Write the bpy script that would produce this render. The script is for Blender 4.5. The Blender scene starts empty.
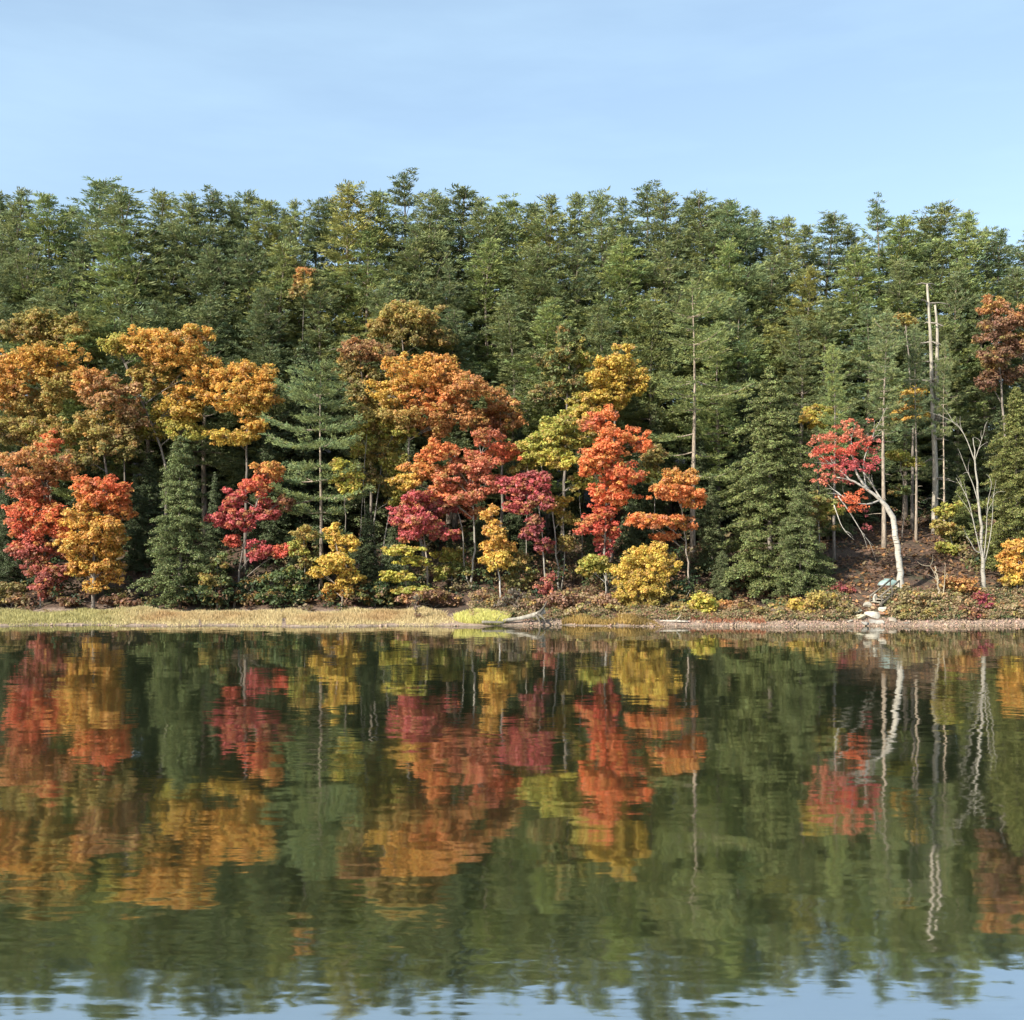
import bpy, math
import numpy as np
from math import radians

RNG = np.random.default_rng(11)
F, HOR, CAMZ, CX = 1100.0, 530.0, 6.0, 512.0
scene = bpy.context.scene
COL = scene.collection


# ------------------------------------------------------------------ terrain
def smooth(a, b, v):
    t = np.clip((v - a) / (b - a), 0, 1)
    return t * t * (3 - 2 * t)


def shore(x):
    return 68.5 + 0.4 * np.sin(x * 0.21 + 1.0) + 0.28 * np.sin(x * 0.63) + 0.16 * np.sin(x * 1.7 + 2) + 0.10 * np.sin(x * 3.9)


def ground(x, y):
    """height of the land: a flat marsh, then the wooded slope; the right bank climbs straight from the water"""
    x = np.asarray(x, float)
    y = np.asarray(y, float)
    s = y - shore(x)
    u = x / np.maximum(y, 20) * F + CX
    left = np.interp(s, [-30, -2, 0, 0.5, 4, 9.5, 14, 60, 75, 140, 1500], [-3, -0.5, -0.05, 0.10, 0.2, 0.34, 1.5, 17.6, 19.5, 16, -40])
    mid = np.interp(s, [-30, -2, 0, 0.7, 3, 8, 14, 60, 75, 140, 1500], [-3, -0.5, -0.05, 0.2, 0.55, 1.0, 2.4, 17.0, 19, 16, -40])
    right = np.interp(s, [-30, -2, 0, 1.3, 3.6, 5.5, 14, 19, 60, 75, 140, 1500], [-3, -0.5, -0.05, 0.33, 1.75, 2.15, 4.5, 5.7, 16.4, 18, 15, -40])
    a = smooth(400, 480, u)
    b = smooth(770, 850, u)
    z = left * (1 - a) + mid * (a - b) + right * b
    bump = 0.16 * np.sin(x * 0.55 + y * 0.21) * np.sin(y * 0.47 - x * 0.13) + 0.09 * np.sin(x * 1.3) * np.cos(y * 1.1 + 1)
    z = z + bump * smooth(2.5, 9, s)
    near = np.interp(y, [-400, -3, 0, 9, 14], [5, 4.6, 4.3, -0.6, -3])
    return np.where(y < 14, near, z)


def g1(x, y):
    return float(ground(x, y))


def P(px, py, D):
    return np.array([(px - CX) / F * D, D, CAMZ - (py - HOR) / F * D])


def lin(rgb, k=1.0):
    c = np.asarray(rgb, float) / 255.0
    return np.where(c <= 0.04045, c / 12.92, ((c + 0.055) / 1.055) ** 2.4) * k


# ------------------------------------------------------------------ node helpers
def new_mat(name):
    m = bpy.data.materials.new(name)
    m.use_nodes = True
    nt = m.node_tree
    nt.nodes.clear()
    out = nt.nodes.new("ShaderNodeOutputMaterial")
    return m, nt, out


def nd(nt, typ, **kw):
    n = nt.nodes.new(typ)
    for k, v in kw.items():
        setattr(n, k, v)
    return n


def ramp(nt, stops, fac=None):
    r = nd(nt, "ShaderNodeValToRGB")
    el = r.color_ramp.elements
    while len(el) < len(stops):
        el.new(0.5)
    for e, (p, c) in zip(el, stops):
        e.position = p
        e.color = (*c, 1)
    if fac is not None:
        nt.links.new(fac, r.inputs[0])
    return r.outputs[0]


def math_node(nt, op, a, b=None):
    n = nd(nt, "ShaderNodeMath", operation=op)
    for i, v in enumerate((a, b)):
        if v is None:
            continue
        if hasattr(v, "links"):
            nt.links.new(v, n.inputs[i])
        else:
            n.inputs[i].default_value = v
    return n.outputs[0]


def mixc(nt, mode, fac, a, b):
    n = nd(nt, "ShaderNodeMix", data_type="RGBA", blend_type=mode)
    for sock, v in ((n.inputs[0], fac), (n.inputs[6], a), (n.inputs[7], b)):
        if hasattr(v, "links"):
            nt.links.new(v, sock)
        elif isinstance(v, (int, float)):
            sock.default_value = v
        else:
            sock.default_value = (*v, 1)
    return n.outputs[2]


def noise(nt, vec, scale, detail=3.0, rough=0.55):
    n = nd(nt, "ShaderNodeTexNoise")
    n.inputs["Scale"].default_value = scale
    n.inputs["Detail"].default_value = detail
    n.inputs["Roughness"].default_value = rough
    if vec is not None:
        nt.links.new(vec, n.inputs["Vector"])
    return n


def mapping(nt, vec, scale, rot=(0, 0, 0)):
    m = nd(nt, "ShaderNodeMapping")
    m.inputs["Scale"].default_value = scale
    m.inputs["Rotation"].default_value = rot
    nt.links.new(vec, m.inputs[0])
    return m.outputs[0]


# ------------------------------------------------------------------ materials
def leaf_material(name, trans, gloss):
    m, nt, out = new_mat(name)
    at = nd(nt, "ShaderNodeAttribute", attribute_name="leaf_colour")
    oi = nd(nt, "ShaderNodeObjectInfo")
    c = mixc(nt, "MULTIPLY", 1.0, at.outputs["Color"], oi.outputs["Color"])
    d = nd(nt, "ShaderNodeBsdfDiffuse")
    t = nd(nt, "ShaderNodeBsdfTranslucent")
    g = nd(nt, "ShaderNodeBsdfGlossy")
    g.inputs["Roughness"].default_value = 0.6
    g.inputs["Color"].default_value = (0.9, 0.92, 1.0, 1)
    nt.links.new(c, d.inputs[0])
    nt.links.new(c, t.inputs[0])
    mx = nd(nt, "ShaderNodeMixShader")
    mx.inputs[0].default_value = trans
    nt.links.new(d.outputs[0], mx.inputs[1])
    nt.links.new(t.outputs[0], mx.inputs[2])
    m2 = nd(nt, "ShaderNodeMixShader")
    m2.inputs[0].default_value = gloss
    nt.links.new(mx.outputs[0], m2.inputs[1])
    nt.links.new(g.outputs[0], m2.inputs[2])
    nt.links.new(m2.outputs[0], out.inputs[0])
    return m


M_LEAF = leaf_material("autumn_leaf", 0.48, 0.015)
M_NEEDLE = leaf_material("needle", 0.20, 0.015)
M_GRASS = leaf_material("dry_grass", 0.25, 0.02)


def bark_material(name, dark, light, zs, scale, bump=0.02, flecks=False):
    m, nt, out = new_mat(name)
    tc = nd(nt, "ShaderNodeTexCoord")
    oi = nd(nt, "ShaderNodeObjectInfo")
    v = mapping(nt, tc.outputs["Object"], (1, 1, zs))
    n = noise(nt, v, scale, 4, 0.65)
    c = ramp(nt, [(0.3, dark), (0.7, light)], n.outputs[0])
    if flecks:
        v2 = mapping(nt, tc.outputs["Object"], (1.2, 1.2, 7))
        n2 = noise(nt, v2, 1.6, 3, 0.6)
        mask = ramp(nt, [(0.60, (0, 0, 0)), (0.66, (1, 1, 1))], n2.outputs[0])
        c = mixc(nt, "MIX", mask, c, (0.10, 0.085, 0.07))
        n3 = noise(nt, tc.outputs["Object"], 0.8, 2)
        lich = ramp(nt, [(0.55, (0, 0, 0)), (0.75, (1, 1, 1))], n3.outputs[0])
        c = mixc(nt, "MIX", math_node(nt, "MULTIPLY", lich, 0.5), c, (0.22, 0.21, 0.16))
    c = mixc(nt, "MULTIPLY", 1.0, c, oi.outputs["Color"])
    b = nd(nt, "ShaderNodeBsdfPrincipled")
    b.inputs["Roughness"].default_value = 0.9
    nt.links.new(c, b.inputs["Base Color"])
    bp = nd(nt, "ShaderNodeBump")
    bp.inputs["Distance"].default_value = bump
    nt.links.new(n.outputs[0], bp.inputs["Height"])
    nt.links.new(bp.outputs[0], b.inputs["Normal"])
    nt.links.new(b.outputs[0], out.inputs[0])
    return m


M_BARK = bark_material("furrowed_bark", (0.06, 0.048, 0.038), (0.26, 0.22, 0.18), 0.25, 7)
M_PALE = bark_material("pale_bark", (0.13, 0.115, 0.095), (0.36, 0.33, 0.28), 0.3, 5)
M_BIRCH = bark_material("white_birch_bark", (0.30, 0.28, 0.245), (0.46, 0.44, 0.40), 1.5, 3, 0.008, True)
M_WOOD = bark_material("weathered_wood", (0.14, 0.125, 0.105), (0.34, 0.32, 0.28), 0.3, 6)
M_ROCK = bark_material("granite", (0.18, 0.165, 0.145), (0.42, 0.40, 0.35), 1.0, 3.5, 0.03)


def paint_material():
    m, nt, out = new_mat("faded_teal_paint")
    tc = nd(nt, "ShaderNodeTexCoord")
    n = noise(nt, tc.outputs["Object"], 4, 4)
    c = ramp(nt, [(0.3, (0.15, 0.24, 0.22)), (0.7, (0.32, 0.40, 0.37))], n.outputs[0])
    b = nd(nt, "ShaderNodeBsdfPrincipled")
    b.inputs["Roughness"].default_value = 0.45
    nt.links.new(c, b.inputs["Base Color"])
    nt.links.new(b.outputs[0], out.inputs[0])
    return m


M_PAINT = paint_material()


def ground_material():
    m, nt, out = new_mat("forest_floor")
    geo = nd(nt, "ShaderNodeNewGeometry")
    pos = geo.outputs["Position"]
    n1 = noise(nt, pos, 0.35, 4)
    n2 = noise(nt, pos, 5.0, 4, 0.7)
    n3 = noise(nt, pos, 1.4, 3)
    litter = ramp(nt, [(0.25, (0.022, 0.014, 0.010)), (0.45, (0.06, 0.037, 0.024)), (0.6, (0.115, 0.066, 0.040)), (0.8, (0.20, 0.13, 0.08))], n2.outputs[0])
    green = ramp(nt, [(0.3, (0.026, 0.028, 0.013)), (0.7, (0.07, 0.062, 0.03))], n3.outputs[0])
    gm = ramp(nt, [(0.54, (0, 0, 0)), (0.66, (1, 1, 1))], n1.outputs[0])
    c = mixc(nt, "MIX", gm, litter, green)
    sand = ramp(nt, [(0.3, (0.13, 0.09, 0.065)), (0.5, (0.27, 0.195, 0.145)), (0.75, (0.38, 0.30, 0.235))], n2.outputs[0])
    mud = ramp(nt, [(0.3, (0.10, 0.08, 0.055)), (0.7, (0.22, 0.18, 0.12))], n2.outputs[0])
    sx = nd(nt, "ShaderNodeSeparateXYZ")
    nt.links.new(pos, sx.inputs[0])
    zz = math_node(nt, "ADD", sx.outputs[2], math_node(nt, "MULTIPLY", math_node(nt, "SUBTRACT", n1.outputs[0], 0.5), 0.5))
    sm = ramp(nt, [(0.30, (1, 1, 1)), (0.5, (0, 0, 0))], zz)
    c = mixc(nt, "MIX", sm, c, sand)
    wet = ramp(nt, [(0.0, (1, 1, 1)), (0.06, (0, 0, 0))], sx.outputs[2])
    c = mixc(nt, "MIX", wet, c, mud)
    b = nd(nt, "ShaderNodeBsdfPrincipled")
    b.inputs["Roughness"].default_value = 0.95
    nt.links.new(c, b.inputs["Base Color"])
    bp = nd(nt, "ShaderNodeBump")
    bp.inputs["Distance"].default_value = 0.12
    nt.links.new(n2.outputs[0], bp.inputs["Height"])
    nt.links.new(bp.outputs[0], b.inputs["Normal"])
    nt.links.new(b.outputs[0], out.inputs[0])
    return m


def water_material():
    m, nt, out = new_mat("pond_water")
    geo = nd(nt, "ShaderNodeNewGeometry")
    pos = geo.outputs["Position"]

    def slopes(scale, rot, freq, detail, amp):
        v = mapping(nt, pos, scale, (0, 0, radians(rot)))
        n = noise(nt, v, freq, detail, 0.5)
        s = nd(nt, "ShaderNodeVectorMath", operation="SUBTRACT")
        nt.links.new(n.outputs["Color"], s.inputs[0])
        s.inputs[1].default_value = (0.5, 0.5, 0.5)
        k = nd(nt, "ShaderNodeVectorMath", operation="MULTIPLY")
        nt.links.new(s.outputs[0], k.inputs[0])
        k.inputs[1].default_value = (amp[0], amp[1], 0)
        return k.outputs[0]

    def vadd(a, b):
        n = nd(nt, "ShaderNodeVectorMath", operation="ADD")
        nt.links.new(a, n.inputs[0])
        nt.links.new(b, n.inputs[1])
        return n.outputs[0]

    def vscale(a, f):
        n = nd(nt, "ShaderNodeVectorMath", operation="SCALE")
        nt.links.new(a, n.inputs[0])
        nt.links.new(f, n.inputs["Scale"])
        return n.outputs[0]

    swell = slopes((0.55, 1, 1), 14, 0.55, 2, (0.020, 0.026))
    rip = slopes((0.34, 1, 1), -20, 2.6, 2, (0.034, 0.038))
    rip2 = slopes((0.45, 1, 1), 24, 3.2, 1, (0.018, 0.024))
    rip3 = slopes((0.22, 1, 1), 9, 8.0, 2, (0.014, 0.036))
    pn = noise(nt, mapping(nt, pos, (0.55, 1.3, 1), (0, 0, radians(-10))), 0.07, 3)
    patch = ramp(nt, [(0.38, (0.22, 0.22, 0.22)), (0.62, (1, 1, 1))], pn.outputs[0])
    tot = vadd(swell, vscale(vadd(vadd(rip, rip2), rip3), patch))
    up = nd(nt, "ShaderNodeCombineXYZ")
    up.inputs[1].default_value = 0.006
    up.inputs[2].default_value = 1
    nrm = nd(nt, "ShaderNodeVectorMath", operation="NORMALIZE")
    nt.links.new(vadd(tot, up.outputs[0]), nrm.inputs[0])
    gl = nd(nt, "ShaderNodeBsdfGlossy")
    gl.inputs["Roughness"].default_value = 0.042
    gl.inputs["Color"].default_value = (0.97, 0.96, 0.93, 1)
    nt.links.new(nrm.outputs[0], gl.inputs["Normal"])
    df = nd(nt, "ShaderNodeBsdfDiffuse")
    df.inputs["Color"].default_value = (0.016, 0.021, 0.010, 1)
    lw = nd(nt, "ShaderNodeLayerWeight")
    lw.inputs["Blend"].default_value = 0.5
    fac = nd(nt, "ShaderNodeMapRange")
    nt.links.new(lw.outputs["Facing"], fac.inputs[0])
    fac.inputs[1].default_value = 0.55
    fac.inputs[2].default_value = 0.93
    fac.inputs[3].default_value = 0.66
    fac.inputs[4].default_value = 0.70
    mx = nd(nt, "ShaderNodeMixShader")
    nt.links.new(fac.outputs[0], mx.inputs[0])
    nt.links.new(df.outputs[0], mx.inputs[1])
    nt.links.new(gl.outputs[0], mx.inputs[2])
    nt.links.new(mx.outputs[0], out.inputs[0])
    return m


# ------------------------------------------------------------------ mesh helpers
def mesh_from(name, V, loops, sizes, mat, colours=None, smooth_shade=False):
    """V (n,3); loops flat vertex indices; sizes per face; colours per face (linear rgb)"""
    me = bpy.data.meshes.new(name)
    V = np.asarray(V, np.float32)
    loops = np.asarray(loops, np.int32)
    sizes = np.asarray(sizes, np.int32)
    me.vertices.add(len(V))
    me.vertices.foreach_set("co", V.ravel())
    me.loops.add(len(loops))
    me.loops.foreach_set("vertex_index", loops)
    me.polygons.add(len(sizes))
    starts = np.concatenate([[0], np.cumsum(sizes)[:-1]]).astype(np.int32)
    me.polygons.foreach_set("loop_start", starts)
    if smooth_shade:
        me.polygons.foreach_set("use_smooth", np.ones(len(sizes), bool))
    if colours is not None:
        a = me.attributes.new("leaf_colour", "FLOAT_COLOR", "FACE")
        c4 = np.ones((len(sizes), 4), np.float32)
        c4[:, :3] = colours
        a.data.foreach_set("color", c4.ravel())
    me.update()
    me.validate()
    me.materials.append(mat)
    return me


def leaf_mesh(name, chunks, mat):
    """chunks: list of (V (n,k,3), colours (n,3)) with one k"""
    V = np.concatenate([c[0] for c in chunks])
    Cc = np.concatenate([c[1] for c in chunks])
    n, k, _ = V.shape
    return mesh_from(name, V.reshape(-1, 3), np.arange(n * k), np.full(n, k), mat, Cc)


class Tubes:
    def __init__(self):
        self.V, self.L, self.S, self.n = [], [], [], 0

    def add(self, pts, rad, sides=6, cap=True):
        pts = np.asarray(pts, float)
        rad = np.broadcast_to(np.asarray(rad, float), (len(pts),))
        t = np.gradient(pts, axis=0)
        t /= np.linalg.norm(t, axis=1, keepdims=True) + 1e-9
        ref = np.where(np.abs(t[:, 2:3]) > 0.9, [[1.0, 0, 0]], [[0, 0, 1.0]])
        a = np.cross(t, ref)
        a /= np.linalg.norm(a, axis=1, keepdims=True) + 1e-9
        for i in range(1, len(a)):
            p = a[i - 1] - t[i] * np.dot(a[i - 1], t[i])
            a[i] = p / (np.linalg.norm(p) + 1e-9)
        b = np.cross(t, a)
        th = np.arange(sides) / sides * 2 * math.pi
        ring = pts[:, None] + rad[:, None, None] * (a[:, None] * np.cos(th)[None, :, None] + b[:, None] * np.sin(th)[None, :, None])
        self.V.append(ring.reshape(-1, 3))
        k = len(pts)
        i, j = np.meshgrid(np.arange(k - 1), np.arange(sides), indexing="ij")
        j2 = (j + 1) % sides
        q = np.stack([i * sides + j, i * sides + j2, (i + 1) * sides + j2, (i + 1) * sides + j], -1).reshape(-1, 4) + self.n
        self.L.append(q.ravel())
        self.S.append(np.full(len(q), 4))
        if cap:
            self.L.append(np.arange(sides)[::-1] + self.n)
            self.L.append(np.arange(sides) + (k - 1) * sides + self.n)
            self.S.append([sides, sides])
        self.n += k * sides

    def poly(self, V, faces):
        self.V.append(np.asarray(V, float))
        for f in faces:
            self.L.append(np.asarray(f) + self.n)
            self.S.append([len(f)])
        self.n += len(V)

    def box(self, c, size, axes=None):
        c = np.asarray(c, float)
        ax = np.eye(3) if axes is None else np.asarray(axes, float)
        h = np.asarray(size, float) / 2
        v = [c + sx * h[0] * ax[0] + sy * h[1] * ax[1] + sz * h[2] * ax[2] for sx in (-1, 1) for sy in (-1, 1) for sz in (-1, 1)]
        self.poly(v, [(0, 1, 3, 2), (4, 6, 7, 5), (0, 4, 5, 1), (2, 3, 7, 6), (0, 2, 6, 4), (1, 5, 7, 3)])

    def mesh(self, name, mat, smooth_shade=True, origin=None):
        V = np.concatenate(self.V)
        if origin is not None:
            V = V - origin
        return mesh_from(name, V, np.concatenate(self.L), np.concatenate([np.asarray(s) for s in self.S]), mat, None, smooth_shade)


def link(name, me, parent=None, colour=None):
    o = bpy.data.objects.new(name, me)
    COL.objects.link(o)
    if parent is not None:
        o.parent = parent
    if colour is not None:
        o.color = (*colour, 1)
    return o


LABELS = {}


def tag(o, label, cat, group=None, kind=None):
    n = len(label.split())
    assert 4 <= n <= 16, (n, label)
    assert label not in LABELS, label
    LABELS[label] = o.name
    o["label"] = label
    o["category"] = cat
    if group:
        o["group"] = group
    if kind:
        o["kind"] = kind
    return o


def root(name, loc, label, cat, group=None):
    o = bpy.data.objects.new(name, None)
    o.empty_display_size = 0.3
    COL.objects.link(o)
    o.location = loc
    return tag(o, label, cat, group)


def bez(a, c, b, k=6):
    t = np.linspace(0, 1, k)[:, None]
    return (1 - t) ** 2 * a + 2 * t * (1 - t) * c + t ** 2 * b


def resample(path, k):
    path = np.asarray(path, float)
    d = np.concatenate([[0], np.cumsum(np.linalg.norm(np.diff(path, axis=0), axis=1))])
    q = np.linspace(0, d[-1], k)
    # Catmull-Rom-like smoothing by cubic-ish interpolation of each axis
    lin_ = np.stack([np.interp(q, d, path[:, i]) for i in range(3)], 1)
    for _ in range(2 if k < 20 else 1):
        lin_[1:-1] = 0.25 * lin_[:-2] + 0.5 * lin_[1:-1] + 0.25 * lin_[2:]
    return lin_


def unit(v):
    return v / (np.linalg.norm(v, axis=-1, keepdims=True) + 1e-9)


# ------------------------------------------------------------------ foliage
def clump_leaves(cen, rad, n, size, flat, cols, rng, droop=0.0, jitter=0.16):
    """leaf-shaped quads spread through flattened clumps"""
    M = len(cen)
    d = unit(rng.normal(size=(M, n, 3)))
    r = rng.random((M, n, 1)) ** 0.45
    off = d * r * np.asarray(rad).reshape(M, 1, 1)
    off[..., 2] *= flat
    off[..., 2] -= droop * (off[..., 0] ** 2 + off[..., 1] ** 2)
    p = (np.asarray(cen)[:, None] + off).reshape(-1, 3)
    nr = unit(d.reshape(-1, 3) * 0.7 + np.array([0, -0.12, 0.75]) + rng.normal(size=(M * n, 3)) * 0.55)
    t = unit(np.cross(nr, rng.normal(size=(M * n, 3))))
    b = np.cross(nr, t)
    s = size * rng.uniform(0.65, 1.35, (M * n, 1))
    L, W = t * s * 0.55, b * s * 0.36
    V = np.stack([p - L, p + W - L * 0.1, p + L, p - W - L * 0.1], 1)
    cc = np.repeat(np.asarray(cols), n, 0)
    cc = cc * np.repeat(rng.uniform(0.84, 1.16, (M, 1)), n, 0) * rng.normal(1, jitter, (M * n, 1)).clip(0.5, 1.5)
    cc = cc * rng.normal(1, 0.07, (M * n, 3)).clip(0.7, 1.3)
    return V, cc.clip(0, 1)


def lobe_clumps(c, R, rc, rng, dens=1.0, hollow=0.5):
    """clump centres inside an ellipsoid with an uneven skin"""
    rx, ry, rz = R
    area = 4 * math.pi * ((rx * rz) ** 1.6 / 3 + (rx * ry) ** 1.6 / 3 + (ry * rz) ** 1.6 / 3) ** (1 / 1.6)
    M = max(4, int(dens * 0.95 * area / (rc * rc * 1.9)))
    d = unit(rng.normal(size=(M, 3)))
    k = rng.normal(size=(5, 3)) * 2.3
    ph = rng.uniform(0, 6.28, 5)
    w = 1 + 0.13 * np.sin(d @ k.T + ph).sum(1)
    u = hollow + (1.04 - hollow) * rng.random(M) ** 0.6
    p = d * (u * w)[:, None] * np.array(R) * 0.84
    n2 = int(M * 0.75)                                  # looser sprays pushing out of the main mass
    sat = rng.integers(0, 6, n2)
    sd = unit(rng.normal(size=(6, 3)) * [1, 1, .8])
    e = unit(rng.normal(size=(n2, 3))) * rng.random((n2, 1)) ** .5
    p2 = (sd * rng.uniform(.74, 1.16, (6, 1)))[sat] * np.array(R) + e * np.array(R) * rng.uniform(.22, .42, (6, 1))[sat]
    p = np.concatenate([p, p2])
    d = np.concatenate([d, unit(p2)])
    hole = np.sin(d @ (rng.normal(size=3) * 2.8) + rng.uniform(0, 6)) > 0.93
    return c + p[~hole]


CK = 0.74          # photo colour of a sunlit leaf -> base colour
PAL = {
    "or": (240, 148, 78), "or2": (250, 148, 80), "orr": (242, 130, 78), "rust": (214, 154, 88), "rustr": (202, 120, 82), "gold": (236, 184, 80),
    "goldor": (234, 170, 82), "yel": (240, 208, 88), "yel2": (226, 194, 78), "olv": (188, 168, 88), "olvd": (158, 146, 82), "lime": (188, 184, 78),
    "limey": (218, 208, 84), "red": (230, 108, 80), "crm": (214, 102, 100), "crmd": (178, 92, 92), "pink": (196, 112, 96), "pinkb": (196, 150, 100),
    "sal": (228, 140, 104), "pgrn": (132, 142, 82), "grn": (98, 116, 64), "dgrn": (74, 94, 56), "tan": (196, 170, 124), "tang": (170, 152, 108),
    "brn": (156, 118, 88), "pbr": (186, 142, 112), "grey": (140, 128, 108), "mag": (165, 66, 86),
}


def C(k):
    c = lin(PAL[k], 0.80)
    return c * 0.92 + c.mean() * 0.08 + 0.008


MIXED = np.array([C(k) for k in ("olv", "goldor", "rust", "yel2", "pbr", "lime")])
BARKS = {"brown": (M_BARK, (1, 1, 1)), "grey": (M_BARK, (1.5, 1.45, 1.4)), "pale": (M_PALE, (1, 1, 1)), "birch": (M_BIRCH, (1, 1, 1)), "dark": (M_BARK, (0.7, 0.7, 0.7))}


def broadleaf(name, label, px, D, lobes, trunk=None, stems=(), bark="brown", r=0.15, leaf=0.19, dens=0.9, rc=0.36, group=None, cat="tree",
              nleaf=30, flat=0.6, seed=None, twigs=8, shrub=False):
    """a broad-leaved tree or shrub; lobes, trunk and stems are (x, y) where they stand at distance D, with depth added here"""
    rng = np.random.default_rng(seed if seed is not None else abs(hash_str(label)))
    bx = (px - CX) / F * D
    base = np.array([bx, D, g1(bx, D)])
    t = root(name, base, label, cat, group)
    mat, bc = BARKS[bark]
    cs, Rs, cl = [], [], []
    for (lx, ly, rx, ry, ck) in lobes:
        c = P(lx, ly, D)
        R = np.array([rx / F * D, 0.85 * rx / F * D, ry / F * D]) * 0.96
        c[1] += rng.uniform(-0.55, 0.45) * R[0] + (0.0 if shrub else 0.15)
        cs.append(c)
        Rs.append(R)
        cl.append(C(ck))
    # trunk
    if trunk is None:
        if not shrub:
            k = int(np.argmax([c[2] for c in cs]))
            lows = np.mean([c[:2] for c in cs], 0)
            tp = [base - [0, 0, 0.3], base * 0.5 + np.array([lows[0], lows[1], cs[k][2]]) * 0.5 + [rng.uniform(-0.2, 0.2), 0, 0], cs[k]]
        else:
            tp = [base - [0, 0, 0.2], base + [0, 0, 0.25], 0.6 * base + 0.4 * cs[0]]
    else:
        tp = [base - [0, 0, 0.3]] + [P(x, y, D + 0.05 * i) for i, (x, y) in enumerate(trunk)]
    tp = resample(tp, 12)
    tp[1:-1] += rng.normal(size=(10, 3)) * [0.03, 0.03, 0]
    tb = Tubes()
    rr = r * (1 - 0.72 * np.linspace(0, 1, 12))
    rr[0] *= 1.35
    tb.add(tp, rr, 8)
    link("trunk", tb.mesh("trunk", mat, origin=base), t, bc)
    for st in stems:                                   # further visible stems
        sb = Tubes()
        p0 = base - [0, 0, 0.2] if st[0] is None else P(*st[0], D)
        pts = resample([p0 + [0.12 * rng.uniform(-1, 1), 0.1, 0]] + [P(x, y, D + 0.2) for (x, y) in st[1:]], 10)
        sb.add(pts, r * 0.75 * (1 - 0.7 * np.linspace(0, 1, 10)), 6)
        link("stem", sb.mesh("stem", mat, origin=base), t, bc)
    chunks = []
    for c, R, col in zip(cs, Rs, cl):
        pc = lobe_clumps(c, R, rc, rng, dens)
        gz = ground(pc[:, 0], pc[:, 1])
        pc = pc[pc[:, 2] > gz + 0.12]
        if len(pc) == 0:
            continue
        # colour wanders a little towards the neighbouring lobes
        w = np.exp(-np.array([[np.sum(((p - c2) / (R2 + 0.2)) ** 2) for c2, R2 in zip(cs, Rs)] for p in pc]) * 0.9) + 1e-6
        w /= w.sum(1, keepdims=True)
        cols = 0.55 * (w @ np.array(cl)) + 0.45 * col
        odd = rng.random(len(pc)) < .38                  # some sprays have turned further, some are still green
        cols[odd] = cols[odd] * .55 + .45 * MIXED[rng.integers(0, len(MIXED), int(odd.sum()))]
        chunks.append(clump_leaves(pc, rc * rng.uniform(0.7, 1.2, len(pc)), nleaf, leaf, flat, cols, rng, 0.12))
        br = Tubes()
        k = int(np.argmin(np.abs(tp[:, 2] - (c[2] - 0.55 * np.linalg.norm(c[:2] - base[:2]) - 0.5 * R[2]))))
        k = min(max(k, 1), 10)
        mid = 0.5 * (tp[k] + c) + [0, 0, 0.12 * np.linalg.norm(c - tp[k])]
        L = bez(tp[k], mid, c)
        br.add(L, np.linspace(max(0.02, rr[k] * 0.55), 0.014, 6), 5)
        for q in pc[rng.permutation(len(pc))[:twigs]]:
            a = L[rng.integers(2, 6)]
            br.add(bez(a, 0.5 * (a + q) + [0, 0, 0.1], q, 4), np.linspace(0.016, 0.006, 4), 3, False)
        link("branch", br.mesh("branch", mat, origin=base), t, bc)
    for i, (V, cc) in enumerate(chunks):
        chunks[i] = (V - base, cc)
    link("crown", leaf_mesh("crown", chunks, M_LEAF), t)
    return t


def hash_str(s):
    h = 2166136261
    for ch in s:
        h = ((h ^ ord(ch)) * 16777619) & 0x7FFFFFFF
    return h


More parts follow.
